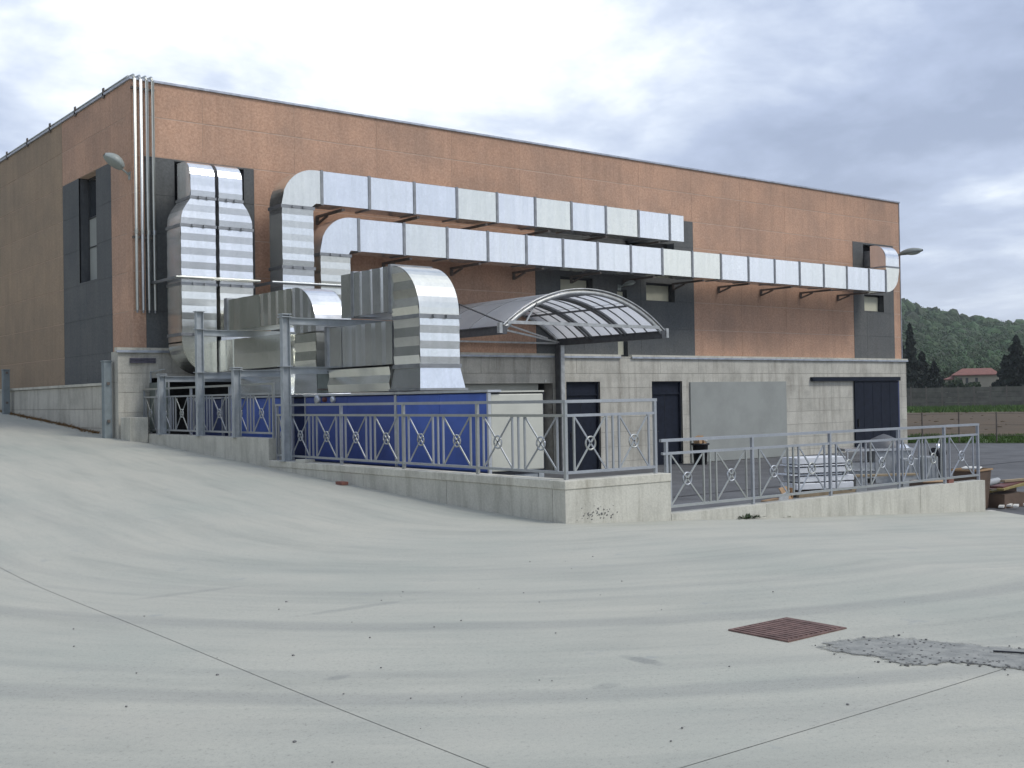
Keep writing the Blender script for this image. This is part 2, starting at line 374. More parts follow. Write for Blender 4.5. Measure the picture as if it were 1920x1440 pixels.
def joint_fill():
    b = MB()
    for ys in (lin(-30, 40, .5),):
        vs = []
        for y in ys: vs += [(-6.47, y, road_h(-6.47, y) - .005), (-6.43, y, road_h(-6.43, y) - .005)]
        b.add(vs, [(2 * j, 2 * j + 1, 2 * j + 3, 2 * j + 2) for j in range(len(ys) - 1)])
    xs = lin(-40, 5.6, .4); vs = []
    for x in xs: vs += [(x, -7.48, road_h(x, -7.48) - .005), (x, -7.43, road_h(x, -7.43) - .005)]
    b.add(vs, [(2 * j + 1, 2 * j, 2 * j + 2, 2 * j + 3) for j in range(len(xs) - 1)])
    tag(b.build('road_joint', 'joint_filler'), 'dark filler in the straight joints between the concrete slabs', kind='structure')
joint_fill()
b = MB(); b.add([(.2, .1, -.62), (10.2, .1, -.62), (10.3, .1, -.62), (4.9, -10, -.62), (4.9, -40, -.62), (60, -40, -.62), (46, -1.0, -.62), (22.3, 43.5, -.62), (.2, 43.5, -.62)], [tuple(range(9))])
tag(b.build('yard', 'asphalt'), 'dark asphalt yard below the retaining wall', kind='structure')
nx_, ny_ = .884, .467          # direction away from the yard towards the hill
def st(s, t): return (nx_ * s + ny_ * t, ny_ * s - nx_ * t)
def strip(name, m, s0, s1, t0, t1, z, label):
    b = MB(); b.add([(*st(s0, t0), z), (*st(s0, t1), z), (*st(s1, t1), z), (*st(s1, t0), z)], [(0, 1, 2, 3)])
    return tag(b.build(name, m), label, kind='structure')
b = MB(); b.add([(-3000, -3000, -.70), (3000, -3000, -.70), (3000, 3000, -.70), (-3000, 3000, -.70)], [(0, 1, 2, 3)])
tag(b.build('ground', 'terrain'), 'flat green land around the site out to the horizon', kind='structure')
strip('verge', 'grass_base', 38.4, 46.8, -80, 90, -.60, 'bright green grass verge at the edge of the yard')
strip('field', 'soil', 46.8, 113, -120, 120, -.60, 'ploughed red-brown field behind the yard')
strip('meadow', 'grass_base', 113, 150.5, -140, 140, -.60, 'green grass strip in front of the precast wall')
# grass tufts (stuff)
def tufts(name, m, pts, h, w, label, n_bl=5):
    b = MB()
    for (x, y, z) in pts:
        for _ in range(n_bl):
            a = random.uniform(0, 6.28); hh = h * random.uniform(.5, 1.2); ox = random.uniform(-w, w) * 2; oy = random.uniform(-w, w) * 2
            dx, dy = math.cos(a) * w * .3, math.sin(a) * w * .3; lx, ly = random.uniform(-.5, .5) * hh, random.uniform(-.5, .5) * hh
            b.add([(x + ox - dx, y + oy - dy, z), (x + ox + dx, y + oy + dy, z), (x + ox + lx, y + oy + ly, z + hh)], [(0, 1, 2)])
    return tag(b.build(name, m), label, kind='stuff')
tufts('grass', 'grass', [(*st(38.5 + 8.2 * random.random() ** 1.3, random.uniform(-25, 22)), -.6) for _ in range(5200)], .16, .07, 'short green grass growing on the verge')
tufts('meadow_grass', 'grass', [(*st(random.uniform(112, 150), random.uniform(-32, 26)), -.6) for _ in range(2500)], .4, .25, 'green grass along the far wall')
b = MB()
for _ in range(160):
    x, y = st(random.uniform(47, 112), random.uniform(-22, 20)); s_ = random.uniform(.05, .15)
    b.obox((x, y, -.6), (s_, s_ * .3, 0), (-s_ * .3, s_ * .8, 0), (0, 0, s_ * .3))
tag(b.build('soil_clods', 'soil'), 'clods of brown earth on the ploughed field', kind='stuff')
# dark slot channel across the yard
b = MB(); b.add([(2.6, 6.38, -.616), (14, 6.55, -.616), (34, 7.5, -.616), (34, 7.62, -.616), (14, 6.67, -.616), (2.6, 6.5, -.616)], [(0, 1, 4, 5), (1, 2, 3, 4)])
tag(b.build('drain_channel', 'channel_black'), 'thin black drainage slot crossing the asphalt yard', kind='structure')

# ------------------------------------------------------------------ building
YF = 14.94; XR = 30.59; YB = 44.94; ZT = 9.05
bld = thing('industrial_building', 'long two-storey industrial building with terracotta panels, grey bands and a concrete plinth', 'building', (0, YF, 0))
bld_inv = Matrix.Translation((0, -YF, 0))
def bp(name, m, fn, label=None, parent=None):
    b = MB(); fn(b); b.v = [(x, y - YF, z) for x, y, z in b.v]
    o = b.build(name, m, parent or bld)
    if label: o['label'] = label
    return o
def cut(rects, hole):
    out = []
    hx0, hx1, hz0, hz1 = hole
    for (x0, x1, z0, z1) in rects:
        if hx1 <= x0 or hx0 >= x1 or hz1 <= z0 or hz0 >= z1: out.append((x0, x1, z0, z1)); continue
        if hz0 > z0: out.append((x0, x1, z0, hz0))
        if hz1 < z1: out.append((x0, x1, hz1, z1))
        a, c = max(z0, hz0), min(z1, hz1)
        if hx0 > x0: out.append((x0, hx0, a, c))
        if hx1 < x1: out.append((hx1, x1, a, c))
    return out
def cells(region, ul, zl, holes, gap, proud, mk, name, m, depth=.03):
    u0, u1, z0, z1 = region
    gx = gap * .35 if gap > .018 else gap
    us = [u0] + [u for u in ul if u0 + .15 < u < u1 - .15] + [u1]; zs = [z0] + [z for z in sorted(zl) if z0 + .1 < z < z1 - .1] + [z1]
    for a, c in zip(us, us[1:]):
        for e, f in zip(zs, zs[1:]):
            rs = [(a + gx / 2, c - gx / 2, e + gap / 2, f - gap / 2)]
            for h in holes: rs = cut(rs, h)
            pr_ = proud + random.uniform(0, .001)
            for q in rs: bp(name, m, lambda b: mk(b, q, -pr_, depth))
def back(region, holes, mk, name, m):
    rs = [region]
    for h in holes: rs = cut(rs, h)
    bp(name, m, lambda b: [mk(b, q, .0, .30) for q in rs])
def mkF(b, q, a, c): b.box((q[0], YF + a, q[2]), (q[1], YF + c, q[3]))
def mkL(b, q, a, c): b.box((a, q[0], q[2]), (c, q[1], q[3]))
def mkP(b, q, a, c): b.box((q[0], YF - .10 + a, q[2]), (q[1], YF - .10 + c, q[3]))
ROW = [2.85 + .9 * i for i in range(1, 7)]
VJ = [1.71 + 2.42 * i for i in range(-1, 13)]
holesF = [(12.88, 14.18, 4.62, 5.21), (16.48, 17.78, 4.62, 5.21), (28.18, 29.45, 4.69, 5.34),
          (15.2, 15.62, 2.85, 4.93), (1.0, 2.75, 6.26, 7.28), (15.6, 17.78, 6.32, 7.1), (28.16, 29.5, 6.33, 7.25)]
Z0 = 2.85
oran = [(0.0, .29, Z0, 7.32), (3.02, 11.92, Z0, 7.32), (18.70, 27.5, Z0, 7.32), (30.14, XR, Z0, 7.32), (0, XR, 7.32, ZT)]
grey = [(.29, 3.02, Z0, 7.32), (11.92, 18.70, Z0, 7.32), (27.5, 30.14, Z0, 7.32)]
for rg in oran:
    cells(rg, VJ, ROW, holesF, .030, .005, mkF, 'facade_panel', 'terracotta_panel'); back(rg, holesF, mkF, 'backing_wall', 'mortar')
for rg in grey:
    cells(rg, VJ, ROW, holesF, .008, .012, mkF, 'facade_panel', 'grey_panel'); back(rg, holesF, mkF, 'backing_wall', 'grey_joint')
# left facade (plane X=0), u = Y
VL = [YF + 1.38 + 1.85 * i for i in range(0, 16)]
holesL = [(17.39, 18.70, 4.70, 7.38)]
ZL = 2.12
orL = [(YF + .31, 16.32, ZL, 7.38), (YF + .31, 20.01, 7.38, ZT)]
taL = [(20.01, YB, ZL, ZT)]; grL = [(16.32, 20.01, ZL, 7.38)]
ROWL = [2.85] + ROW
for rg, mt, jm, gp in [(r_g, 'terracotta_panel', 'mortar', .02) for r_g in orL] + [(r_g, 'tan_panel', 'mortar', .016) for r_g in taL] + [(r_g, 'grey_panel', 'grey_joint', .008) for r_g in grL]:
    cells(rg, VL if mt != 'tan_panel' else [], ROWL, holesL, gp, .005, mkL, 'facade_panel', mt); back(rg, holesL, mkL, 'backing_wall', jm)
bp('corner_strip', 'terracotta_panel', lambda b: b.box((-.012, YF + .001, ZL), (.2, YF + .32, ZT)))
# shell behind the cladding
bp('inner_wall', 'inside_grey', lambda b: b.box((.31, YB - .3, -.7), (XR - .32, YB, ZT))); bp('inner_wall', 'inside_grey', lambda b: b.box((XR - .3, YF + .31, -.7), (XR - .001, YB, ZT)))
bp('roof', 'roof_metal', lambda b: b.box((.3, YF + .3, 8.55), (XR - .3, YB - .3, 8.7)))
bp('floor_slab', 'inside_grey', lambda b: b.box((.3, YF + .32, 2.3), (XR - .32, YB - .32, 2.5)))
bp('parapet_coping', 'roof_metal', lambda b: (b.box((-.05, YF - .05, ZT), (XR + .05, YF + .34, ZT + .05)), b.box((-.05, YF + .341, ZT), (.34, YB, ZT + .05)), b.box((XR - .34, YF + .341, ZT), (XR + .05, YB, ZT + .05))))
bp('corner_trim', 'roof_metal', lambda b: b.box((XR, YF - .03, Z0 + .06), (XR + .03, YF + .06, ZT - .002)))
# windows
def window(x0, x1, z0, z1, pm, depth=.30, name='window'):
    def jamb(b):
        y0, y1 = YF + .0, YF + .38; t = .03
        b.box((x0 - t, YF + .305, z0 - t), (x0, y1, z1 + t)); b.box((x1, YF + .305, z0 - t), (x1 + t, y1, z1 + t))
        b.box((x0, YF + .305, z0 - t), (x1, y1, z0)); b.box((x0, YF + .305, z1), (x1, y1, z1 + t))
    w = bp(name, 'window_frame', jamb)
    part('frame', 'window_frame', w, lambda b: (b.box((x0, depth - .10, z0), (x0 + .05, depth - .04, z1)), b.box((x1 - .05, depth - .10, z0), (x1, depth - .04, z1)),
        b.box((x0 + .05, depth - .10, z0), (x1 - .05, depth - .04, z0 + .05)), b.box((x0 + .05, depth - .10, z1 - .05), (x1 - .05, depth - .04, z1))))
    part('pane', pm, w, lambda b: b.box((x0 + .05, depth - .075, z0 + .05), (x1 - .05, depth - .055, z1 - .05)))
    return w
for h in holesF[:3]: window(*h, 'blind')
window(*holesF[3], 'blind', .20)
for h in holesF[4:]: bp('duct_opening', 'dark_void', lambda b: b.box((h[0] - .1, YF + .31, h[2] - .1), (h[1] + .1, YF + .34, h[3] + .1)))
# left tall window
wl = bp('window', 'window_frame', lambda b: (b.box((.305, 17.36, 4.67), (.55, 17.39, 7.41)), b.box((.305, 18.70, 4.67), (.55, 18.73, 7.41)), b.box((.305, 17.39, 4.67), (.55, 18.70, 4.70)), b.box((.305, 17.39, 7.38), (.55, 18.70, 7.41))))
def L_(x0, y0, z0, x1, y1, z1): return lambda b: b.box((x0, y0 - YF, z0), (x1, y1 - YF, z1))
part('pane', 'dark_glass', wl, L_(.25, 17.43, 6.38, .27, 18.66, 7.34)); part('pane', 'grey_board', wl, L_(.25, 17.43, 4.74, .27, 18.66, 6.34), 'pale lower part of the tall window')
part('frame', 'window_frame', wl, lambda b: (b.box((.23, 17.43 - YF, 6.34), (.28, 18.66 - YF, 6.38)), b.box((.235, 17.43 - YF, 5.60), (.249, 18.66 - YF, 5.63)), b.box((.23, 17.39 - YF, 4.70), (.28, 17.43 - YF, 7.38)), b.box((.23, 18.66 - YF, 4.70), (.28, 18.7 - YF, 7.38)), b.box((.23, 17.43 - YF, 4.70), (.28, 18.66 - YF, 4.74)), b.box((.23, 17.43 - YF, 7.34), (.28, 18.66 - YF, 7.38))))
# plinth front
XL0, XR0 = -.42, 30.72
ZG = -.66
holesP = [(8.6, 12.43, ZG - .1, 2.02), (12.95, 14.32, ZG - .1, 2.06), (16.55, 17.94, ZG - .1, 2.06), (.33, 5.2, ZG - .1, 2.2), (27.27, 30.08, ZG - .1, 2.02)]
VT = [9.79 + 1.79 * i for i in range(-6, 12)]
VB = [15.15 + 3.58 * i for i in range(-5, 5)]
RB = [1.87 - .455 * i for i in range(1, 6)]
cells((XL0, XR0, 2.31, 2.80), VT, [], holesP, .010, .018, mkP, 'plinth_block', 'plinth_concrete')
cells((XL0, XR0, 1.87, 2.31), [], [], holesP, .009, .014, mkP, 'plinth_block', 'plinth_concrete')
cells((XL0, XR0, ZG, 1.87), VB, RB, holesP, .009, .012, mkP, 'plinth_block', 'plinth_concrete')
rs = [(XL0 + .02, XR0 - .02, ZG, 2.80)]
for h in holesP: rs = cut(rs, h)
bp('plinth_wall', 'plinth_joint', lambda b: [b.box((q[0], YF - .10, q[2]), (q[1], YF + .295, q[3])) for q in rs])
bp('ledge', 'coping_concrete', lambda b: (b.box((XL0 - .04, YF - .17, 2.80), (15.18, YF - .014, 2.89)), b.box((15.64, YF - .17, 2.80), (XR0 + .04, YF - .014, 2.89)), b.box((15.18, YF - .135, 2.80), (15.64, YF - .014, 2.83))))
bp('ledge_flashing', 'roof_metal', lambda b: (b.box((XL0 - .05, YF - .185, 2.775), (15.17, YF - .172, 2.83)), b.box((15.65, YF - .185, 2.775), (XR0 + .05, YF - .172, 2.83))))
# plinth end faces and left plinth
bp('plinth_wall', 'plinth_concrete', lambda b: (b.box((XR - .29, YF + .30, ZG), (XR0, YB, 2.80)), b.box((XL0 + .001, YF - .08, 2.105), (-.014, YF + .30, 2.799))))
cells((YF + .31, YB, .6, 2.05), [YF + 3.6 * i for i in range(1, 8)], [1.05, 1.50], [], .014, .0, lambda b, q, a, c: b.box((-.36 + a, q[0], q[2]), (-.36 + c, q[1], q[3])), 'plinth_block', 'plinth_concrete')
bp('plinth_wall', 'plinth_joint', lambda b: b.box((-.35, YF - .06, .4), (.296, YB, 2.045)))
bp('plinth_wall', 'plinth_concrete', lambda b: (b.box((XL0 + .003, YF - .09, .4), (-.36, YF + .305, 2.1))))
bp('ledge', 'coping_concrete', lambda b: b.box((-.40, YF + .31, 2.052), (-.013, YB, 2.115)))
bp('vent_grille', 'plinth_vent', lambda b: [b.box((-.15, YF - .17, 2.54 + k * .03), (.44, YF - .118, 2.56 + k * .03)) for k in range(4)])
# openings
bp('opening_interior', 'inside_grey', lambda b: (b.box((8.3, YF + 2.2, ZG), (12.9, YF + 2.3, 2.3)), b.box((12.6, YF + .3, ZG), (12.7, YF + 2.2, 2.29))))
bp('garage_shutter', 'ahu_end', lambda b: [b.box((8.62, YF + .22 + .012 * (k % 2), -.62 + k * .22), (12.15, YF + .27, -.62 + k * .22 + .212)) for k in range(12)], 'pale closed shutter set back in its opening')
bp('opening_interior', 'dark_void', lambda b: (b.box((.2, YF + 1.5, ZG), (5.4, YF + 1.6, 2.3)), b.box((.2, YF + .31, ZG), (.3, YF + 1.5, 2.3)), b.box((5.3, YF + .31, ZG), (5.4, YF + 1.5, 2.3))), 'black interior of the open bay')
def door(x0, x1, z1, hx, two):
    d_ = bp('door', 'door_navy', lambda b: b.box((x0 + .05, YF + .02, -.62), (x1 - .05, YF + .06, z1 - .42)))
    part('frame', 'door_navy', d_, lambda b: (b.box((x0, -.04, -.62), (x0 + .05, .08, z1)), b.box((x1 - .05, -.04, -.62), (x1, .08, z1)), b.box((x0 + .05, -.04, z1 - .05), (x1 - .05, .08, z1)), b.box((x0 + .05, -.03, z1 - .42), (x1 - .05, .08, z1 - .37))))
    part('transom_panel', 'door_navy', d_, lambda b: b.box((x0 + .05, .015, z1 - .37), (x1 - .05, .05, z1 - .05)))
    part('handle', 'handle_black', d_, lambda b: (b.box((hx, -.0, .35), (hx + .04, .02, .55)), b.bar((hx + .02, -.04, .46), (hx + .16, -.04, .46), .02), b.bar((hx + .02, -.05, .46), (hx + .02, .01, .46), .02)))
    part('door_seam', 'black_seal', d_, lambda b: b.box(((x0 + x1) / 2 - .006, .014, -.62), ((x0 + x1) / 2 + .006, .0195, z1 - .425)))
door(12.95, 14.32, 2.06, 13.2, True); door(16.55, 17.94, 2.06, 16.75, True)
bp('wall_board', 'grey_board', lambda b: b.box((18.28, YF - .165, -.6), (23.2, YF - .122, 2.03)), 'large plain grey board covering a bay of the plinth')
sd = bp('sliding_door', 'door_navy', lambda b: b.box((27.22, YF - .19, -.55), (30.02, YF - .135, 2.03)))
for k in range(1, 5): part('door_rib', 'door_navy', sd, lambda b: b.box((27.22 + .56 * k - .012, -.197, -.54), (27.22 + .56 * k + .012, -.191, 2.0)))
part('handle', 'handle_black', sd, lambda b: b.box((27.34, -.24, .3), (27.38, -.2, .6)))
rl = bp('sliding_door_rail', 'door_navy', lambda b: b.box((24.62, YF - .25, 2.035), (30.12, YF - .125, 2.18)))
bp('door_frame_strip', 'navy_panel', lambda b: b.box((30.04, YF - .18, -.6), (30.12, YF - .125, 2.03)))
bp('wall_sign', 'paper_white', lambda b: b.box((12.10, YF - .135, 2.05), (12.18, YF - .121, 2.13)))

# ------------------------------------------------------------------ ducts
MAPS = {'XZ': lambda u, w, z: (u, w, z), 'YZ': lambda u, w, z: (w, u, z)}
def arc(cx, cz, r, a0, a1, n=10): return [(cx + r * math.cos(R(a0 + (a1 - a0) * i / n)), cz + r * math.sin(R(a0 + (a1 - a0) * i / n))) for i in range(n + 1)]
def duct_shape(b, pl, outline, w0, w1, orient='h', pitch=.16, amp=.012, pamp=None, smooth_curve=True, prib=True):
    """extrude an outline (u,z) between w0 and w1; cheeks and long straight sides carry folded stiffening ribs"""
    mp = MAPS[pl]; n = len(outline); pamp = amp if pamp is None else pamp
    cx = sum(p[0] for p in outline) / n; cz = sum(p[1] for p in outline) / n
    for i in range(n):       # perimeter sheets
        p, q = Vector(outline[i]), Vector(outline[(i + 1) % n]); l = (q - p).length
        if l < 1e-5: continue
        d_ = (q - p) / l; nn = Vector((d_.y, -d_.x))
        if l > .3 and prib:
            k = max(2, int(round(l / pitch))); k += k % 2
            pts = [p + d_ * l * j / k + nn * (pamp if j % 2 else 0) for j in range(k + 1)]; sm = False
        else: pts = [p, q]; sm = l < .3
        vs = []
        for a in pts: vs += [mp(a.x, w0, a.y), mp(a.x, w1, a.y)]
        b.add(vs, [(2 * j, 2 * j + 1, 2 * j + 3, 2 * j + 2) for j in range(len(pts) - 1)], sm)
    idx = 1 if orient == 'h' else 0; jit = [random.uniform(.55, 1.2) for _ in range(7)]
    lo = min(p[idx] for p in outline); hi = max(p[idx] for p in outline)
    k = max(2, int(round((hi - lo) / pitch))); sub = 3
    def span(v):
        xs = []
        for i in range(n):
            p, q = outline[i], outline[(i + 1) % n]
            a, c = p[idx], q[idx]
            if abs(a - c) < 1e-9:
                if abs(a - v) < 1e-6: xs += [p[1 - idx], q[1 - idx]]
                continue
            if min(a, c) - 1e-9 <= v <= max(a, c) + 1e-9: xs.append(p[1 - idx] + (q[1 - idx] - p[1 - idx]) * (v - a) / (c - a))
        return (min(xs), max(xs)) if xs else (0, 0)
    lv = []
    for j in range(k * sub + 1):
        v = lo + (hi - lo) * j / (k * sub); ph = (j / sub) % 2; off = amp * (ph if ph <= 1 else 2 - ph) * jit[int(j / sub / 2) % 7]; v2 = min(max(v, lo + 1e-4), hi - 1e-4); lv.append((v, span(v2), off))
    for w, sgn in ((w0, -1), (w1, 1)):
        if w0 > w1: sgn = -sgn
        vs = []
        for v, (a, c), off in lv:
            for e in (a, c): vs.append(mp(e, w + sgn * off, v) if idx else mp(v, w + sgn * off, e))
        b.add(vs, [(2 * j, 2 * j + 1, 2 * j + 3, 2 * j + 2) for j in range(len(lv) - 1)])
def rect(u0, u1, z0, z1): return [(u0, z0), (u1, z0), (u1, z1), (u0, z1)]
def flange(b, x0, x1, y0, y1, z0, z1, o=.028):
    b.box((x0 - o, y0 - o, z0 - o), (x1 + o, y1 + o, z1 + o))
DY0, DY1 = YF - 1.40, YF - .76
# upper run
du = thing('air_duct', 'upper long galvanised duct run high on the facade', 'duct', (3, YF, 0), 'galvanised ducts along the facade')
def sec(parent, name, m, fn):
    b = MB(); fn(b); L0 = parent.location; b.v = [(x - L0.x, y - L0.y, z - L0.z) for x, y, z in b.v]
    return b.build(name, m, parent)
G_ = 'galvanised_sheet'
def bolts(b, x0, x1, y, z, n=2):
    for k in range(n):
        x = x0 + (x1 - x0) * (k + 1) / (n + 1); b.box((x - .03, y - .05, z - .03), (x + .03, y + .01, z + .03))
sec(du, 'duct_section', G_, lambda b: duct_shape(b, 'XZ', rect(3.05, 3.88, 3.1, 4.75), DY0, DY1, 'h', .155, .013, .008))
sec(du, 'duct_section', G_, lambda b: duct_shape(b, 'XZ', rect(3.05, 3.88, 4.8, 6.2), DY0, DY1, 'h', .155, .013, .008))
sec(du, 'duct_elbow', G_, lambda b: duct_shape(b, 'XZ', [(3.05, 6.25), (3.88, 6.25), (3.90, 6.36), (4.10, 6.36), (4.10, 7.16)] + arc(3.93, 6.28, .88, 90, 180, 14), DY0, DY1, 'v', .2, .004, 0.0, prib=False))
sec(du, 'flange', 'flange_steel', lambda b: (flange(b, 3.05, 3.88, DY0, DY1, 4.775, 4.79, .03), bolts(b, 3.05, 3.88, DY0 - .02, 4.78)))
sec(du, 'flange', 'flange_steel', lambda b: (flange(b, 3.05, 3.88, DY0, DY1, 6.22, 6.235, .03), bolts(b, 3.05, 3.88, DY0 - .02, 6.225)))
xs = [4.12 + 1.337 * i for i in range(10)] + [16.78]
for i, (a, c) in enumerate(zip(xs, xs[1:])):
    sec(du, 'duct_section', G_, lambda b: duct_shape(b, 'XZ', rect(a + .015, c - .015, 6.36, 7.16), DY0 + random.uniform(-.003, .003), DY1, 'v', .22, random.uniform(.001, .005), .006))
    sec(du, 'flange', 'flange_steel', lambda b: flange(b, a - .013, a + .013, DY0, DY1, 6.36, 7.16, .022))
sec(du, 'wall_connector', G_, lambda b: duct_shape(b, 'XZ', rect(15.8, 16.7, 6.42, 7.1), DY1 + .01, YF + .32, 'v', .2, .004, .004))
# lower run
dl = thing('air_duct', 'lower long galvanised duct run ending in an upturned elbow at the far corner', 'duct', (4, YF, 0), 'galvanised ducts along the facade')
sec(dl, 'duct_section', G_, lambda b: duct_shape(b, 'XZ', rect(4.06, 4.88, 3.1, 5.13), DY0, DY1, 'h', .155, .013, .008))
sec(dl, 'duct_elbow', G_, lambda b: duct_shape(b, 'XZ', [(4.06, 5.17), (4.88, 5.17), (4.90, 5.29), (5.11, 5.29), (5.11, 6.10)] + arc(4.92, 5.24, .86, 90, 180, 14), DY0, DY1, 'v', .2, .004, 0, prib=False))
sec(dl, 'flange', 'flange_steel', lambda b: (flange(b, 4.06, 4.88, DY0, DY1, 5.145, 5.158, .03), bolts(b, 4.06, 4.88, DY0 - .02, 5.15)))
xs = [5.13 + 1.334 * i for i in range(17)] + [27.52]
for i, (a, c) in enumerate(zip(xs, xs[1:])):
    if c - a < .3: continue
    sec(dl, 'duct_section', G_, lambda b: duct_shape(b, 'XZ', rect(a + .015, c - .015, 5.285, 6.085), DY0 + random.uniform(-.003, .003), DY1, 'v', .22, random.uniform(.001, .004), .006))
    sec(dl, 'flange', 'flange_steel', lambda b: flange(b, a - .013, a + .013, DY0, DY1, 5.285, 6.085, .022))
sec(dl, 'flange', 'flange_steel', lambda b: flange(b, 27.51, 27.535, DY0, DY1, 5.285, 6.085, .022))
sec(dl, 'duct_elbow', G_, lambda b: duct_shape(b, 'XZ', [(27.54, 5.285)] + arc(27.58, 6.085, .80, -90, 0, 12) + [(28.38, 6.20), (27.54, 6.20)], DY0, DY1, 'v', .3, .002, 0, prib=False))
sec(dl, 'flange', 'flange_steel', lambda b: flange(b, 27.54, 28.38, DY0, DY1, 6.215, 6.23, .022))
sec(dl, 'duct_elbow', G_, lambda b: duct_shape(b, 'YZ', [(YF - .74, 6.24), (YF - .74, 7.05)] + arc(DY0 + .50, 6.55, .50, 90, 180, 10) + [(DY0, 6.24)], 27.54, 28.38, 'v', .3, .003, 0, prib=False))
sec(dl, 'wall_connector', 'flange_steel', lambda b: b.box((28.25, YF - .735, 6.4), (28.37, YF + .31, 6.98)))
# triangular wall brackets
def bracket(parent, x, z, w=.08):
    def f(b):
        b.box((x, DY0 + .05, z - .07), (x + w, YF - .014, z - .012)); b.box((x, YF - .06, z - .24), (x + w, YF - .014, z - .07)); b.bar((x + w / 2, DY0 + .85, z - .08), (x + w / 2, YF - .05, z - .22), w * .6)
    sec(parent, 'bracket', 'dark_bracket', f)
for k in range(6): bracket(du, 4.7 + 2.2 * k, 6.33)
for k in range(10): bracket(dl, 6.65 + 2.2 * k, 5.255)
# twin vertical ducts at the left
TY0, TY1 = YF - 1.40, YF - .60
def twin(flip, label):
    f = lambda x: x if not flip else 2.86 - x
    o = thing('air_duct', label, 'duct', (f(1.0), YF, 0), 'twin vertical ducts at the building corner')
    def ol(p): return [(f(x), z) for x, z in (p if not flip else p[::-1])]
    xi = 1.385
    sec(o, 'duct_section', G_, lambda b: duct_shape(b, 'XZ', ol(rect(.57, xi, 3.16, 4.25)), TY0, TY1, 'h', .15, .013, .008))
    sec(o, 'duct_section', G_, lambda b: duct_shape(b, 'XZ', ol(rect(.57, xi, 4.29, 5.56)), TY0, TY1, 'h', .15, .013, .008))
    sh = [(.57, 5.60), (xi, 5.60), (xi, 6.20), (.81, 6.20), (.76, 6.12), (.69, 6.03), (.63, 5.92), (.59, 5.80), (.575, 5.70)]
    sec(o, 'duct_reducer', G_, lambda b: duct_shape(b, 'XZ', ol(sh), TY0, TY1, 'h', .15, .013, .008, prib=False))
    x0, x1 = sorted((f(.81), f(xi)))
    sec(o, 'duct_elbow', G_, lambda b: duct_shape(b, 'YZ', [(YF - .66, 6.24), (YF - .66, 7.08)] + arc(TY0 + .42, 6.66, .42, 90, 180, 8) + [(TY0, 6.50), (TY0 - .012, 6.38), (TY0, 6.24)], x0, x1, 'v', .3, .004, 0, prib=False))
    sec(o, 'wall_connector', 'flange_steel', lambda b: b.box((x0 + (.36 if not flip else .05), YF - .655, 6.34), (x1 - .02, YF + .31, 7.0)))
    X0, X1 = sorted((f(.57), f(xi)))
    for z, a, c in ((4.27, X0, X1), (5.58, X0, X1), (6.22, x0, x1)):
        sec(o, 'flange', 'flange_steel', lambda b: (flange(b, a, c, TY0, TY1, z - .007, z + .007, .024), bolts(b, a, c, TY0 - .02, z)))
    return o
t1 = twin(False, 'left one of the twin ribbed vertical ducts entering the wall near the corner')
t2 = twin(True, 'right one of the twin ribbed vertical ducts entering the wall near the corner')
sec(t1, 'duct_elbow', G_, lambda b: duct_shape(b, 'XZ', [(.57, 3.12), (.57, 2.95)] + arc(1.30, 2.98, .73, 180, 270, 12) + [(1.38, 2.25), (1.38, 3.12)], TY0, TY1, 'h', .5, .002, 0, prib=False))
sec(t2, 'duct_section', G_, lambda b: duct_shape(b, 'XZ', rect(1.49, 2.29, 2.25, 3.12), TY0, TY1, 'h', .5, .002, .004))
for o, a, c in ((t1, .57, 1.385), (t2, 1.475, 2.29)):
    sec(o, 'flange', 'flange_steel', lambda b: (flange(b, a, c, TY0, TY1, 3.13, 3.15, .024), bolts(b, a, c, TY0 - .02, 3.14)))
# horizontal clamp bars
for (x0, x1, lab) in ((.40, 2.42, 'round steel clamp bar across the twin vertical ducts'), (2.72, 4.95, 'round steel clamp bar across the paired duct drops')):
    o = thing('clamp_bar', lab, 'bracket', (x0, YF - 1.5, 4.40))
    part('bar', 'galvanised_pipe', o, lambda b: b.tube([(0, 0, 0), (x1 - x0, 0, 0)], .032, 8))
    [part('wall_arm', 'flange_steel', o, lambda b: b.box((xx, .03, -.04), (xx + .06, 1.485, .02))) for xx in (0, x1 - x0 - .06)]
# front descending ducts on the air handling units
AX = .90
e2 = thing('air_duct', 'large ribbed duct with bright curved elbow dropping onto the nearest blue unit', 'duct', (AX, 4.6, 1.74), 'ducts dropping onto the blue units')
sec(e2, 'duct_section', G_, lambda b: duct_shape(b, 'YZ', rect(5.44, 6.62, 3.08, 3.85), AX, 1.69, 'v', .165, .042, .006))
sec(e2, 'flange', 'flange_steel', lambda b: flange(b, AX, 1.69, 5.405, 5.425, 3.08, 3.85, .03))
sec(e2, 'flange', 'flange_steel', lambda b: flange(b, AX, 1.69, 6.635, 6.66, 3.08, 3.85, .03))
sec(e2, 'duct_elbow', G_, lambda b: duct_shape(b, 'YZ', [(6.68, 3.08), (7.08, 3.08), (7.08, 3.85), (6.68, 3.85)], AX, 1.69, 'v', .4, .002, .0))
sec(e2, 'duct_section', G_, lambda b: duct_shape(b, 'XZ', rect(1.72, 2.45, 3.1, 3.85), 6.7, 7.4, 'v', .2, .01, .006))
sec(e2, 'duct_elbow', G_, lambda b: duct_shape(b, 'YZ', [(5.39, 3.02), (5.39, 3.85)] + arc(5.41, 3.01, .84, 90, 180, 14) + [(4.57, 2.98), (5.33, 2.98), (5.34, 3.0)], AX, 1.69, 'h', .14, .019, 0, prib=False))
sec(e2, 'flange', 'flange_steel', lambda b: (flange(b, AX, 1.69, 4.57, 5.34, 2.952, 2.968, .024), bolts(b, AX, 1.69, 4.55, 2.96)))
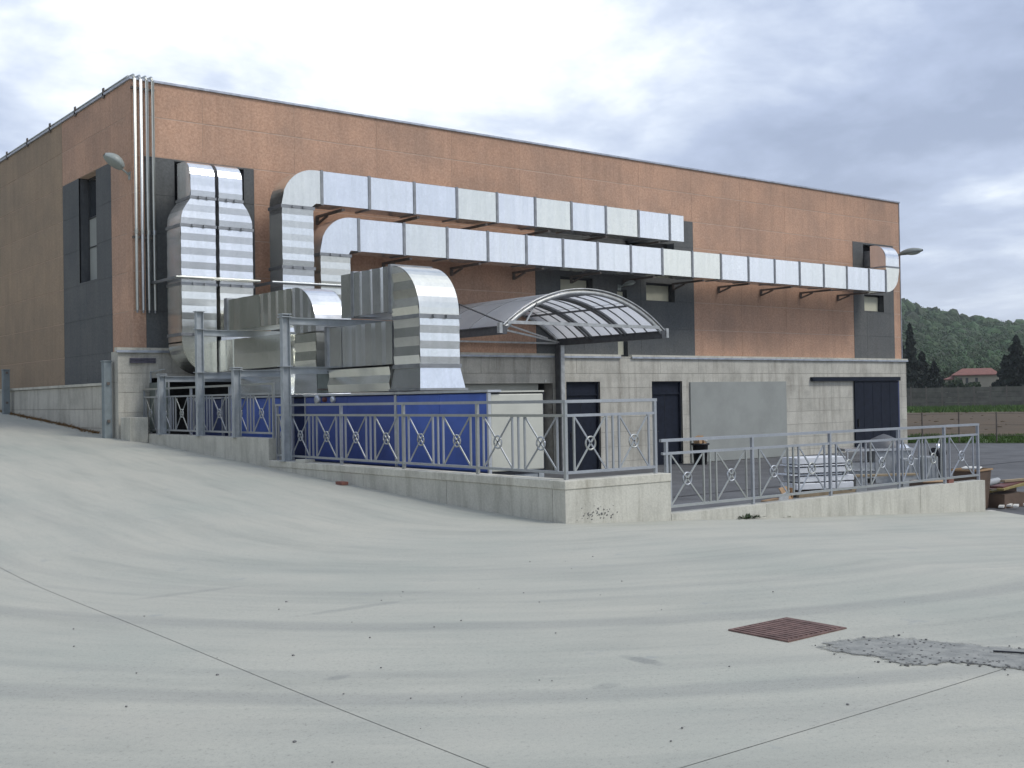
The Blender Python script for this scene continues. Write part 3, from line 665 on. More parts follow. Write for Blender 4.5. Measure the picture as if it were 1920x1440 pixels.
sec(e2, 'duct_section', G_, lambda b: duct_shape(b, 'YZ', rect(4.57, 5.34, 2.17, 2.94), AX, 1.69, 'h', .15, .013, .008))
sec(e2, 'flange', 'flange_steel', lambda b: flange(b, AX, 1.69, 4.57, 5.34, 2.142, 2.158, .024))
def frustum(b, a, c):
    (x0, x1, y0, y1, z0), (X0, X1, Y0, Y1, z1) = a, c
    b.add([(x0, y0, z0), (x1, y0, z0), (x1, y1, z0), (x0, y1, z0), (X0, Y0, z1), (X1, Y0, z1), (X1, Y1, z1), (X0, Y1, z1)], [(0, 3, 2, 1), (4, 5, 6, 7), (0, 1, 5, 4), (1, 2, 6, 5), (2, 3, 7, 6), (3, 0, 4, 7)])
sec(e2, 'duct_skirt', G_, lambda b: frustum(b, (.86, 1.76, 4.52, 5.40, 1.78), (AX, 1.69, 4.57, 5.34, 2.14)))
sec(e2, 'flange', 'flange_steel', lambda b: b.box((.83, 4.48, 1.745), (1.79, 5.43, 1.778)))
e1 = thing('air_duct', 'ribbed duct with bright curved elbow behind the steel frame, above the second blue unit', 'duct', (AX, 8.0, 1.74), 'ducts dropping onto the blue units')
sec(e1, 'duct_section', G_, lambda b: duct_shape(b, 'YZ', rect(10.35, 11.86, 3.12, 3.78), AX, 1.56, 'v', .3, .012, .006))
sec(e1, 'duct_section', G_, lambda b: duct_shape(b, 'YZ', rect(8.98, 10.32, 3.12, 3.78), AX, 1.56, 'v', .165, .030, .006))
sec(e1, 'flange', 'flange_steel', lambda b: flange(b, AX, 1.56, 11.87, 11.93, 3.12, 3.78, .04))
sec(e1, 'duct_elbow', G_, lambda b: duct_shape(b, 'YZ', [(8.95, 3.05), (8.95, 3.78), (8.85, 3.78)] + arc(8.85, 2.96, .82, 90, 180, 14) + [(8.03, 2.90), (8.86, 2.90), (8.88, 3.05)], AX, 1.56, 'v', .15, .018, 0, prib=False))
sec(e1, 'duct_section', G_, lambda b: duct_shape(b, 'YZ', rect(8.03, 8.86, 2.20, 2.88), AX, 1.56, 'h', .16, .016))
sec(e1, 'duct_skirt', G_, lambda b: frustum(b, (.88, 1.6, 7.98, 8.9, 1.745), (AX, 1.56, 8.03, 8.86, 2.18)))
# connection from the run back to the facade ducts
sec(e1, 'duct_section', G_, lambda b: duct_shape(b, 'YZ', rect(11.94, 13.4, 3.2, 3.74), 1.5, 2.1, 'v', .2, .01, .006))
pb = thing('duct_plenum', 'long ribbed plenum box lying on the second blue unit between the two duct drops', 'duct', (AX, 5.4, 1.74))
sec(pb, 'plenum_box', G_, lambda b: duct_shape(b, 'YZ', rect(5.44, 7.10, 2.20, 2.93), AX + .02, 2.0, 'v', .165, .030, .006))
sec(pb, 'plenum_box', G_, lambda b: duct_shape(b, 'YZ', rect(7.13, 7.62, 2.20, 2.93), AX + .02, 2.0, 'v', .6, .004, .004))
sec(pb, 'flange', 'flange_steel', lambda b: flange(b, AX + .02, 2.0, 7.64, 7.665, 2.20, 2.93, .03))
sec(pb, 'plenum_skirt', G_, lambda b: duct_shape(b, 'YZ', [(5.44, 1.75), (7.55, 1.75), (7.50, 2.16), (5.44, 2.16)], AX - .02, 2.0, 'h', .14, .03, .004))
sec(pb, 'vent_strip', 'dark_bracket', lambda b: [b.box((AX - .05, 7.58 + .075 * k, 1.80), (AX - .02, 7.62 + .075 * k, 1.83)) for k in range(5)])
sec(pb, 'end_plate', 'mesh_sheet', lambda b: b.box((AX - .015, 7.56, 1.75), (AX + .3, 7.97, 2.15)))
pc = thing('duct_plenum', 'smooth rounded plenum duct behind the frame posts, over the third unit', 'duct', (1.0, 9.3, 1.74))
sec(pc, 'plenum_box', G_, lambda b: duct_shape(b, 'YZ', [(11.9, 2.30), (11.9, 2.95), (10.1, 2.95)] + arc(9.75, 2.42, .53, 90, 180, 10) + [(9.22, 2.30)], 1.05, 2.2, 'h', .35, .006, 0, prib=False))
sec(pc, 'plenum_skirt', G_, lambda b: frustum(b, (.92, 2.25, 9.1, 11.9, 1.74), (1.0, 2.2, 9.3, 11.8, 2.26)))
sec(pc, 'duct_section', G_, lambda b: duct_shape(b, 'YZ', rect(12.0, 13.5, 2.3, 3.0), 1.4, 2.9, 'v', .18, .035, .004))

# ------------------------------------------------------------------ air handling units
def ahu(y0, y1, label, mt, me):
    o = thing('air_handling_unit', label, 'machine', (AX, y0, -.62), None)
    X1 = 2.0; L = y1 - y0
    def q(name, m, fn): return part(name, m, o, fn)
    n = max(1, round(L / 1.28))
    for k in range(n): bevel(q('side_panel', mt, lambda b: b.box((0, .03 + k * (L - .06) / n + .004, 1.12), (.05, .03 + (k + 1) * (L - .06) / n - .004, 2.29))), .008)
    q('body', mt, lambda b: b.box((.04, .03, 1.10), (X1 - AX, L - .03, 2.3)))
    bevel(q('end_panel', me, lambda b: b.box((.045, .0, 1.11), (X1 - AX - .03, .035, 2.28))), .02)
    q('seal', 'black_seal', lambda b: b.box((.03, .02, 1.06), (X1 - AX + .0, .032, 2.305)))
    q('corner_profile', 'aluminium', lambda b: b.box((-.012, -.012, 1.06), (.04, .028, 2.3))); q('corner_profile', 'aluminium', lambda b: b.box((-.012, L - .028, 1.06), (.04, L + .0, 2.3)))
    q('top_cover', 'aluminium', lambda b: b.box((-.035, -.035, 2.31), (.22, L - .004, 2.345))); q('lid', me, lambda b: b.box((.221, .0, 2.306), (X1 - AX - .01, L - .004, 2.33)))
    q('base_frame', 'frame_steel', lambda b: (b.box((.02, .02, .96), (.12, L - .02, 1.09)), b.box((X1 - AX - .12, .02, .96), (X1 - AX - .02, L - .02, 1.09)), b.box((.12, .04, .96), (X1 - AX - .12, .12, 1.05))))
    for yy in (.2, L - .3):
        for xx in (.05, X1 - AX - .15): q('leg', 'frame_steel', lambda b: b.box((xx, yy, 0), (xx + .1, yy + .1, .96)))
    return o
a1 = ahu(2.76, 5.32, 'bright blue air handling unit nearest the railing corner, pale end panel', 'blue_panel', 'ahu_end')
a2 = ahu(5.33, 8.50, 'blue air handling unit with round gauges, second from the railing corner', 'blue_panel_shaded', 'blue_panel_shaded')
a3 = ahu(9.03, 11.9, 'blue air handling unit behind the frame posts, third from the railing corner', 'blue_panel', 'navy_panel')
a4 = ahu(12.2, 14.0, 'dark navy unit in the shade of the open bay, farthest from the railing corner', 'navy_panel', 'navy_panel')
for (yy, rr, mm) in ((2.63, .085, 'aluminium'), (2.36, .045, 'red_paint'), (2.05, .06, 'aluminium')):
    def gz(b):
        prof = [(0, .06), (rr * .8, .06), (rr, .045), (rr, 0)]
        b.lathe(prof, (0, 0, 0), 14); b.v = [(-z - .004, yy + x, 2.255 - .01 + y) for x, y, z in b.v]
    part('gauge', mm, a2, gz)
# ------------------------------------------------------------------ steel support frame
sf = thing('duct_gantry', 'grey steel support frame of posts and beams around the ducts behind the railing', 'frame', (.05, 7.6, .5))
def sp(name, fn): return sec(sf, name, 'frame_steel', fn)
for (y, zb, zt, beams) in ((7.6, .56, 3.15, (3.04, 2.16)), (9.65, .95, 2.26, (2.16,)), (11.37, .95, 3.46, (3.04, 2.16)), (13.43, .95, 2.24, (2.14,))):
    def pf(b):
        b.box((-.03, y - .055, zb), (-.018, y + .055, zt)); b.box((.108, y - .055, zb), (.12, y + .055, zt)); b.box((-.018, y - .006, zb), (.108, y + .006, zt))
        b.box((-.05, y - .085, zt), (.14, y + .085, zt + .018))
    sp('post', pf); sp('foot_plate', lambda b: b.box((-.05, y - .09, zb - .02), (.16, y + .09, zb)))
    for z in beams:
        x1 = 2.35 if y < 9 or y > 11 and z > 2.9 else 2.3
        sp('beam', lambda b: (b.box((.122, y - .05, z + .05), (x1, y + .05, z + .062)), b.box((.122, y - .05, z - .062), (x1, y + .05, z - .05)), b.box((.122, y - .005, z - .05), (x1, y + .005, z + .05))))
        sp('joint_plate', lambda b: b.box((-.055, y - .09, z + .063), (.145, y + .09, z + .078)))
sp('long_beam', lambda b: b.box((2.36, 7.4, 3.0), (2.46, 13.6, 3.11)))
for y in (7.6, 11.37): sp('post', lambda b: b.box((2.36, y - .05, -.62), (2.46, y + .05, 2.99)))
# ------------------------------------------------------------------ retaining walls
CU, CL = .935, .54
def wall(label, blocks, caps, loc, joints=()):
    o = thing('retaining_wall', label, 'wall', loc, 'concrete retaining walls round the yard')
    for bb in blocks: sec(o, 'wall_block', 'wall_concrete', lambda b: b.box(*bb))
    for bb in caps: bevel(sec(o, 'coping', 'coping_concrete', lambda b: b.box(*bb)), .008)
    return o
ys = [.25, 2.6, 4.9, 7.2, 8.2]
wall('low concrete wall under the long railing, beside the ramp', [((.0, a + .004, -.66), (.27, c - .004, CL - .112)) for a, c in zip(ys, ys[1:])] ,
     [((-.012, .262, CL - .11), (.29, 8.2, CL))], (0, 4, -.66))
wall('concrete wall end facing the forecourt, stained near its foot', [((0.0, 0, -.66), (1.895, .245, CL - .112))], [((-.012, -.012, CL - .11), (1.90, .26, CL))], (0, 0, -.66))
wall('raised stepped part of the concrete wall, next to the building corner', [((.0, a + .004, -.66), (.27, c - .004, CU)) for a, c in ((8.21, 10.6), (10.6, 13.0), (13.0, 14.75))], [], (0, 11, -.66))
xs = [1.902, 3.9, 5.9, 7.9, 9.97]
wall('long low concrete wall along the forecourt below the right-hand railing', [((a + .003, .0, -.70), (c - .003, .24, -.02)) for a, c in zip(xs, xs[1:])], [], (6, 0, -.70))
# pitted damage on the wall end, and weeds
b = MB()
for _ in range(46):
    x = random.gauss(.52, .16); z = .02 + abs(random.gauss(0, .085)); s_ = random.uniform(.004, .013)
    b.obox((x, -.001, z), (s_, 0, s_ * .3), (0, .004, 0), (-s_ * .2, 0, s_ * .6))
tag(b.build('wall_chips', 'pebble'), 'dark pitted chips in the foot of the wall end', kind='stuff')
def weed(x, y, z, n, s_, label):
    b = MB()
    for _ in range(n):
        a = random.uniform(0, 6.28); l = s_ * random.uniform(.4, 1); e = random.uniform(.1, .8); px_, py_ = x + random.gauss(0, s_ * 1.1), y + random.gauss(0, .02)
        d_ = Vector((math.cos(a), math.sin(a) * .5 - .2, e)).normalized(); sd_ = d_.cross(Vector((0, 0, 1))).normalized() * l * .16
        p = Vector((px_, py_, z)); b.add([p, p + d_ * l * .5 + sd_, p + d_ * l + Vector((0, 0, -.01)), p + d_ * l * .5 - sd_], [(0, 1, 2, 3)])
    o = thing('weed', label, 'plant', (x, y, z)); L0 = o.location; b.v = [(p[0] - L0.x, p[1] - L0.y, p[2] - L0.z) for p in b.v]
    b.build('leaves', 'bush_leaf', o)
weed(3.45, -.04, -.195, 70, .12, 'small dark green weed at the foot of the low wall')
weed(4.35, -.02, -.25, 14, .05, 'tiny tuft beside the weed at the foot of the low wall')
b = MB()
for _ in range(1500):
    y = random.uniform(16.2, 27); x = -.38 - abs(random.gauss(0, .08)); z = ramp_h(y) ; s_ = random.uniform(.04, .12)
    a = random.uniform(0, 6.28); d_ = Vector((math.cos(a) * .5, math.sin(a), random.uniform(.1, .9))).normalized() * s_; w2 = d_.cross(Vector((1, 0, .3))).normalized() * s_ * .2
    p = Vector((x, y, z)); b.add([p - w2, p + w2, p + d_], [(0, 1, 2)])
tag(b.build('dry_weeds', 'dry_weed'), 'strip of dry brown weeds along the foot of the left plinth', kind='stuff')

# ------------------------------------------------------------------ railings
RM = 'galvanised_rail'
ring_me = None
def railing(label, P, D, n, zc, posts, loc_end=None, first=0.0):
    """P start, D unit direction, n list of bay (start, end) distances, zc curb height"""
    o = thing('railing', label, 'railing', (P[0], P[1], zc), 'galvanised railings with ringed crosses')
    D = Vector(D); T0 = min(a for a, _ in n); T1 = max(c for _, c in n)
    pos = lambda t, z: Vector((D.x * t, D.y * t, z))
    def q(name, fn):
        b = MB(); fn(b); return b.build(name, RM, o)
    q('top_rail', lambda b: b.bar(pos(T0 - .03, 1.0), pos(T1 + .03, 1.0), .045, .04))
    q('middle_rail', lambda b: b.bar(pos(T0, .82), pos(T1, .82), .035, .035)); q('bottom_rail', lambda b: b.bar(pos(T0, .09), pos(T1, .09), .035, .035))
    for t in posts: q('post', lambda b: b.bar(pos(t, -.01), pos(t, 1.0 - .02), .042))
    bar_me = None
    for (a, c) in n:
        L = c - a
        for fr in (.085, .44, .51, .58, .925) if L > 1.4 else (.15, .85):
            t = a + L * fr
            if bar_me is None:
                ob = q('baluster', lambda b: b.bar((0, 0, .108), (0, 0, .802), .024)); bar_me = ob.data
            else:
                ob = bpy.data.objects.new('baluster', bar_me); COL.objects.link(ob); ob.parent = o
            ob.location = pos(t, 0)
        for f0, f1 in ((.085, .44), (.58, .925)) if L > 1.4 else ((.15, .85),):
            u0, u1 = a + L * f0 + .014, a + L * f1 - .014
            q('cross_bar', lambda b: b.bar(pos(u0, .80), pos(u1, .11), .022, .012, (D.y, -D.x, 0)))
            q('cross_bar', lambda b: [b.bar(pos(u0, .11), pos(u1, .80), .0215, .012, (D.y, -D.x, 0))])
            tm = (u0 + u1) / 2
            q('ring', lambda b: b.tube([pos(tm, .455) + D * .085 * math.cos(k * math.pi / 9) + Vector((0, 0, .085 * math.sin(k * math.pi / 9))) for k in range(18)], .0125, 6, closed=True))
    return o
railing('long galvanised railing beside the ramp in front of the blue units', (.14, .14, CL), (0, 1, 0), [(0, 1.88), (1.88, 3.78), (3.78, 5.68), (5.68, 7.58), (7.58, 8.0)], CL, [0, 1.88, 3.78, 5.68, 7.58, 8.0])
railing('galvanised railing on the raised wall next to the building corner', (.14, 8.28, CU), (0, 1, 0), [(0, 1.88), (1.88, 3.78), (3.78, 5.68), (5.68, 6.45)], CU, [0, 1.88, 3.78, 5.68, 6.45])
railing('short galvanised railing turning the corner, facing the forecourt', (.14, .13, CL), (1, 0, 0), [(.0, 1.60)], CL, [1.60])
railing('long low galvanised railing in front of the white stack', (1.86, .12, -.02), (1, 0, 0), [(.0, 1.88), (1.88, 3.74), (3.74, 5.60), (5.60, 7.0), (7.0, 8.10)], -.02, [.08, 1.88, 3.74, 5.60, 7.0, 8.10])
# corner: weathered sheet behind the last rail bay, pillar and bollard posts
ms = thing('weathered_sheet', 'dull green-grey sheet fixed behind the last railing bay at the building corner', 'sheet', (.3, 14.2, CU))
for k in range(3): part('sheet_panel', 'mesh_sheet', ms, lambda b: b.box((0, -.45 + .36 * k, .03), (.012 + .002 * (k % 2), -.10 + .36 * k, 1.15 + .0 * k)))
part('stay', 'frame_steel', ms, lambda b: (b.bar((.03, -.45, 0), (.03, -.45, 1.2), .03), b.bar((.03, .62, 0), (.03, .62, 1.42), .03), b.bar((.03, .62, 1.4), (.03, -.2, 1.44), .02)))
pl = thing('wall_pillar', 'small concrete pillar stub at the head of the railing by the corner', 'pillar', (-.25, 14.3, .75))
bevel(part('pillar', 'wall_concrete', pl, lambda b: b.box((-.17, -.2, 0), (.24, .4, .56))), .01)
def gpost(x, y, zb, zt, label):
    o = thing('metal_post', label, 'post', (x, y, zb), 'square metal gate posts')
    bevel(part('shaft', 'post_paint', o, lambda b: b.box((-.09, -.09, -.1), (.09, .09, zt - zb - .03))), .012)
    bevel(part('cap', 'post_paint', o, lambda b: b.box((-.105, -.105, zt - zb - .03), (.105, .105, zt - zb))), .01)
    part('hinge', 'dark_bracket', o, lambda b: (b.box((-.03, -.13, .3), (.03, -.091, .36)), b.box((-.03, -.13, 1.15), (.03, -.091, 1.21))))
gpost(-.58, 15.10, .90, 2.60, 'square grey metal post beside the building corner')
gpost(-.55, 23.60, 1.38, 2.66, 'square grey metal post farther up the ramp at the left edge')

# ------------------------------------------------------------------ corner conduits
cp = thing('conduit_bundle', 'four bright vertical metal conduits clamped to the building corner', 'pipes', (.1, YF - .1, 3.75))
for k, x in enumerate((.05, .19, .33, .47)):
    pts = [(x - .1, -.0, 0)] + [(x - .1, 0, 5.30)] + [(x - .1, .02 + .06 * math.sin(R(a)), 5.34 + .06 * (1 - math.cos(R(a))) + .0) for a in (30, 60, 90)] + [(x - .1, .5, 5.42)]
    part('conduit', 'galvanised_pipe', cp, lambda b: b.tube(pts, .034, 10))
    part('end_cap', 'flange_steel', cp, lambda b: b.tube([(x - .1, 0, -.06), (x - .1, 0, .02)], .024, 8))
    part('coupling', 'galvanised_pipe', cp, lambda b: b.tube([(x - .1, 0, 1.75), (x - .1, 0, 1.85)], .043, 10))
for z in (1.65, 5.08): part('clamp', 'dark_bracket', cp, lambda b: (b.box((-.12, .035, z), (.43, .06, z + .05)), b.box((-.12, .05, z), (-.06, .088, z + .05)), b.box((.36, .05, z), (.42, .088, z + .05))))
rp = thing('roof_pipe', 'metal pipe running back along the left roof edge on brackets', 'pipe', (.05, YF + .3, 9.17))
part('pipe', 'galvanised_pipe', rp, lambda b: (b.tube([(0, .0, .02), (0, 30, .02)], .035, 8), b.tube([(.12, .0, .04), (.12, 30, .04)], .03, 8)))
for k in range(13): part('bracket', 'dark_bracket', rp, lambda b: (b.box((-.09, 1.4 + 2.13 * k, -.10), (.18, 1.5 + 2.13 * k, -.012)), b.box((-.10, 1.4 + 2.13 * k, -.18), (-.07, 1.5 + 2.13 * k, .06))))

# ------------------------------------------------------------------ wall lamps
def lamp(loc, rz, tilt, label, s=1.0, fat=1.0):
    o = thing('wall_lamp', label, 'lamp', loc, 'street-type lamps bolted to the walls', rz)
    def rot(b):
        m = Matrix.Rotation(R(tilt), 4, 'X'); b.v = [tuple(m @ (Vector(p) * s)) for p in b.v]
    def head(b):
        n = 14; vs = []; fs = []; m = 12
        for i in range(m + 1):
            t = i / m; y = -.30 - .62 * t; w = fat * .145 * math.sin(math.pi * min(1, t * .86 + .12)) ** .6; h = fat * .12 * math.sin(math.pi * min(1, t * .8 + .14)) ** .7
            for k in range(n):
                a = 2 * math.pi * k / n; vs.append((w * math.cos(a), y, h * math.sin(a) * (1 if math.sin(a) > 0 else .35)))
        for i in range(m):
            for k in range(n): fs.append((i * n + k, i * n + (k + 1) % n, (i + 1) * n + (k + 1) % n, (i + 1) * n + k))
        b.add(vs, fs, True); b.add(vs[:n], [tuple(range(n))]); rot(b)
    part('head', 'lamp_body', o, head)
    def gl(b): b.lathe([(0, -.045), (.06, -.04), (.105, -.02), (.12, .0)], (0, -.66, -.025), 12, 1, 1.5); rot(b)
    part('diffuser', 'lamp_glass', o, gl)
    def arm(b): b.tube([(0, -.30, 0), (0, -.12, 0), (0, .0, -.02)], .03, 8); rot(b)
    part('arm', 'lamp_body', o, arm)
    part('wall_plate', 'lamp_body', o, lambda b: b.box((-.07, -.02, -.1), (.07, .0, .08)))
    return o
lamp((-.0, YF + .12, 6.86), R(-90), -34, 'pale green wall lamp sticking out left of the building corner', .78, 2.1)
lamp((15.3, YF - .0, 5.0), 0, -8, 'grey wall lamp over the narrow slot window between the two small windows', .8)
lamp((30.50, YF + .3, 6.98), 0, -3, 'grey lamp sticking out beyond the far right corner of the building', 1.5)

# ------------------------------------------------------------------ canopy
XA, XB, YC0, YC1 = 7.33, 12.73, 10.59, YF - .03
CR = 4.24; CZ = .045; CX = (XA + XB) / 2; A0 = math.degrees(math.acos((XB - CX) / CR))
cn = thing('canopy', 'arched canopy with translucent sheets and steel ribs over the shutter bay', 'canopy', (CX, YF, 3.3))
def cpt(a, r, y): return (CX + r * math.cos(R(a)), y, CZ + r * math.sin(R(a)))
bays = [YC0 + .05, 12.02, 13.45, YC1]
nseg = 4; AA = [A0 + (180 - 2 * A0) * i / nseg for i in range(nseg + 1)]
for y0, y1 in zip(bays, bays[1:]):
    for a0, a1 in zip(AA, AA[1:]):
        def sh(b):
            k = 5; vs = []
            for i in range(k + 1):
                a = a0 + .15 + (a1 - a0 - .3) * i / k
                vs += [cpt(a, CR + .006, y0 + .03), cpt(a, CR + .006, y1 - .03)]
            fs = []
            for i in range(k):
                o = i * 2; fs += [(o, o + 1, o + 3, o + 2)]
            b.add(vs, fs, True)
        sec(cn, 'roof_sheet', 'polycarbonate', sh)
def archb(b, y, r, w, h, a0=None, a1=None, n=24):
    a0 = A0 if a0 is None else a0; a1 = 180 - A0 if a1 is None else a1; vs = []
    for i in range(n + 1):
        a = a0 + (a1 - a0) * i / n
        vs += [cpt(a, r - h, y - w / 2), cpt(a, r - h, y + w / 2), cpt(a, r, y + w / 2), cpt(a, r, y - w / 2)]
    fs = []
    for i in range(n):
        o = i * 4
        for k in range(4): fs.append((o + k, o + (k + 1) % 4, o + 4 + (k + 1) % 4, o + 4 + k))
    b.add(vs, fs, True)
sec(cn, 'front_arch', 'canopy_steel', lambda b: (archb(b, YC0, CR + .06, .07, .03), archb(b, YC0 + .01, CR - .0, .05, .10)))
sec(cn, 'back_arch', 'canopy_steel', lambda b: archb(b, YC1 - .03, CR - .005, .06, .09))
for y in bays[1:-1]: sec(cn, 'rib', 'canopy_rib', lambda b: (archb(b, y - .075, CR - .008, .05, .08), archb(b, y + .075, CR - .008, .05, .08)))
for y0, y1 in zip(bays, bays[1:]):
    for fr in (.36, .68): sec(cn, 'thin_rib', 'canopy_rib', lambda b: archb(b, y0 + (y1 - y0) * fr, CR - .006, .022, .03))
for a in AA[1:-1]: sec(cn, 'purlin', 'canopy_rib', lambda b: b.bar(cpt(a, CR - .09, YC0 + .06), cpt(a, CR - .09, YC1 - .1), .05, .05))
for x in (XA, XB):
    sec(cn, 'side_beam', 'canopy_dark', lambda b: (b.box((x - .07, YC0 - .03, 3.13), (x + .07, YC1, 3.30)), b.box((x - .1, YC0 - .03, 3.30), (x + .1, YC1, 3.33))))
[sec(cn, 'gutter_bracket', 'canopy_steel', lambda b: b.box((x, YC0 - .05, 3.15), (x + .09, YC0 + .05, 3.40))) for x in (XB + .08, XA - .17)]
sec(cn, 'tie_bar', 'canopy_steel', lambda b: b.bar((XA + .1, YC0, 3.42), (XB - .15, YC0, 3.42), .05, .08))
sec(cn, 'lattice_bar', 'canopy_steel', lambda b: (b.bar((XA + .08, YC0, 3.22), (XB, YC1 - .1, 3.22), .035, .045), b.bar((XA + .08, YC0, 3.36), (XB - 1, YC1 - .7, 3.30), .03, .04), b.bar((XA + .08, YC1 - .06, 3.2), (XB, YC1 - .06, 3.2), .04, .05), b.bar((8.0, YC0, 3.42), (8.35, YC0, 3.92), .03)))
sec(cn, 'stay_rod', 'canopy_dark', lambda b: b.tube([(XA, YC0 + .02, 3.40), (XA + .6, YC1, 4.6)], .022, 6))
sec(cn, 'post', 'canopy_dark', lambda b: b.box((12.46, YF - .42, -.62), (12.50, YF - .20, 3.13)))
sec(cn, 'post', 'canopy_steel', lambda b: b.box((12.502, YF - .42, -.62), (12.64, YF - .20, 3.13)))
sec(cn, 'post', 'canopy_steel', lambda b: b.box((7.3, YF - .40, -.62), (7.5, YF - .20, 3.13)))
# ------------------------------------------------------------------ grate in the road, patch, pebbles
gt = thing('drain_grate', 'rusty brown diamond-laid drain grate in the concrete forecourt', 'drain', (-3.20, -5.95, road_h(-3.2, -5.95) + .004), None)
part('frame', 'rust_grate', gt, lambda b: (b.box((-.31, -.25, -.02), (.31, -.225, .006)), b.box((-.31, .225, -.02), (.31, .25, .006)), b.box((-.31, -.225, -.02), (-.285, .225, .006)), b.box((.285, -.225, -.02), (.31, .225, .006)), b.box((-.285, -.225, -.02), (.285, .225, -.0025))))
for k in range(11): part('slat', 'rust_grate', gt, lambda b: b.box((-.278 + .051 * k, -.222, -.002), (-.278 + .051 * k + .034, .222, .010)))
PT = [(-3.51, -6.45), (-3.35, -6.36), (-3.14, -6.43), (-3.02, -6.50), (-2.90, -6.58), (-2.84, -6.72), (-2.80, -6.88), (-2.72, -7.1), (-2.55, -7.42), (-2.75, -7.75), (-3.02, -7.66), (-3.12, -7.55), (-3.17, -7.38), (-3.20, -7.26), (-3.27, -7.17), (-3.42, -7.10), (-3.52, -7.02), (-3.5, -6.9), (-3.44, -6.80), (-3.52, -6.66)]
b = MB(); P2 = []; al = []
for i, (x, y) in enumerate(PT):
    X, Y = PT[(i + 1) % len(PT)]
    for k in range(4):
        t = k / 4; P2.append((x + (X - x) * t + random.gauss(0, .012), y + (Y - y) * t + random.gauss(0, .012)))
ctr = (sum(p[0] for p in P2) / len(P2), sum(p[1] for p in P2) / len(P2))
vs = [(*ctr, road_h(*ctr) + .007)]; al = [1]
for k, (f_, a_) in enumerate(((.80, .8), (1.0, .42), (1.18, .0))):
    for x, y in P2:
        X, Y = ctr[0] + (x - ctr[0]) * f_, ctr[1] + (y - ctr[1]) * f_; vs.append((X, Y, road_h(X, Y) + .0055)); al.append(a_)
n_ = len(P2); fs = [(0, 1 + i, 1 + (i + 1) % n_) for i in range(n_)]
for k in (0, 1): fs += [(1 + k * n_ + i, 1 + (k + 1) * n_ + i, 1 + (k + 1) * n_ + (i + 1) % n_, 1 + k * n_ + (i + 1) % n_) for i in range(n_)]
b.add(vs, fs)
def patch_mat():
    m = mat('patch', (.315, .318, .292), .95, col2=(.20, .206, .195), scale=9, bump=.8, bscale=60); t = m.node_tree; bs = t.nodes['Principled BSDF']
    at = N('ShaderNodeAttribute', t); at.attribute_name = 'cover'; g = N('ShaderNodeNewGeometry', t).outputs['Position']
    f = M('ADD', at.outputs['Fac'], M('MULTIPLY', M('SUBTRACT', noise_n(g, 13, 6, .8, t), .5), 1.7))
    k = N('ShaderNodeMapRange', t); k.inputs[1].default_value = .30; k.inputs[2].default_value = .62; t.links.new(f, k.inputs[0]); t.links.new(k.outputs[0], bs.inputs['Alpha'])
patch_mat()
po = b.build('asphalt_patch', 'patch'); ca = po.data.attributes.new('cover', 'FLOAT', 'POINT'); ca.data.foreach_set('value', al)
tag(po, 'rough grey mortar patch on the forecourt beside the grate', kind='structure')
b = MB()
for _ in range(300):
    if random.random() < .72:
        i = random.randrange(len(P2)); t = random.random() ** .5; x = ctr[0] + (P2[i][0] - ctr[0]) * t * 1.05 + random.gauss(0, .04); y = ctr[1] + (P2[i][1] - ctr[1]) * t * 1.05 + random.gauss(0, .04); s_ = random.uniform(.002, .007)
    else:
        x = random.uniform(-7.8, -1.5); y = random.uniform(-8.6, -2); s_ = random.uniform(.002, .0045)
        if random.random() < .3: continue
    z = road_h(x, y) + .004
    b.obox((x, y, z + s_ * .3), (s_, s_ * .3, 0), (-s_ * .3, s_, 0), (0, 0, s_ * .6))
for (x, y) in ((-4.46, -7.32), (-6.62, -4.5), (-6.05, -4.35), (-6.9, -6.0), (-5.2, -2.6)):
    z = road_h(x, y); b.obox((x, y, z + .003), (.007, .002, 0), (-.002, .005, .001), (0, .001, .004))
tag(b.build('pebbles', 'pebble'), 'scattered dark pebbles on the concrete', kind='stuff')
b = MB(); b.tube([(-2.86, -7.22, road_h(-2.86, -7.22) + .014), (-2.80, -7.34, road_h(-2.8, -7.34) + .016), (-2.76, -7.40, road_h(-2.76, -7.4) + .014)], .006, 6)
tag(b.build('stick', 'plastic_black'), 'thin dark stick lying on the grey patch', 'stick')

# ------------------------------------------------------------------ yard objects
ZY = -.62
tb = thing('litter_bin', 'round black bin heaped with rubbish against the grey board', 'bin', (17.95, 14.1, ZY))
part('tub', 'plastic_black', tb, lambda b: b.lathe([(0, 0), (.20, 0), (.25, .62), (.30, .63), (.30, .68), (.24, .68), (.22, .3), (0, .3)], (0, 0, 0), 18))
part('rubbish', 'cardboard', tb, lambda b: (b.obox((-.05, .02, .78), (.16, .05, .04), (-.03, .1, 0), (0, .02, .1)), b.obox((.1, -.05, .74), (.08, .02, .02), (0, .08, .03), (0, 0, .06))))
part('bag', 'paper_white', tb, lambda b: b.lathe([(0, .14), (.07, .12), (.10, .05), (.06, 0)], (.12, -.08, .72), 9))
wsx = thing('panel_stack', 'stack of white boards on a pallet in the yard behind the low railing', 'stack', (11.2, 4.55, ZY), None, R(-18))
z = .16; dims = [(1.45, .62, .13), (1.42, .60, .12), (1.3, .60, .03), (1.34, .58, .12), (1.38, .6, .03), (1.25, .56, .14)]
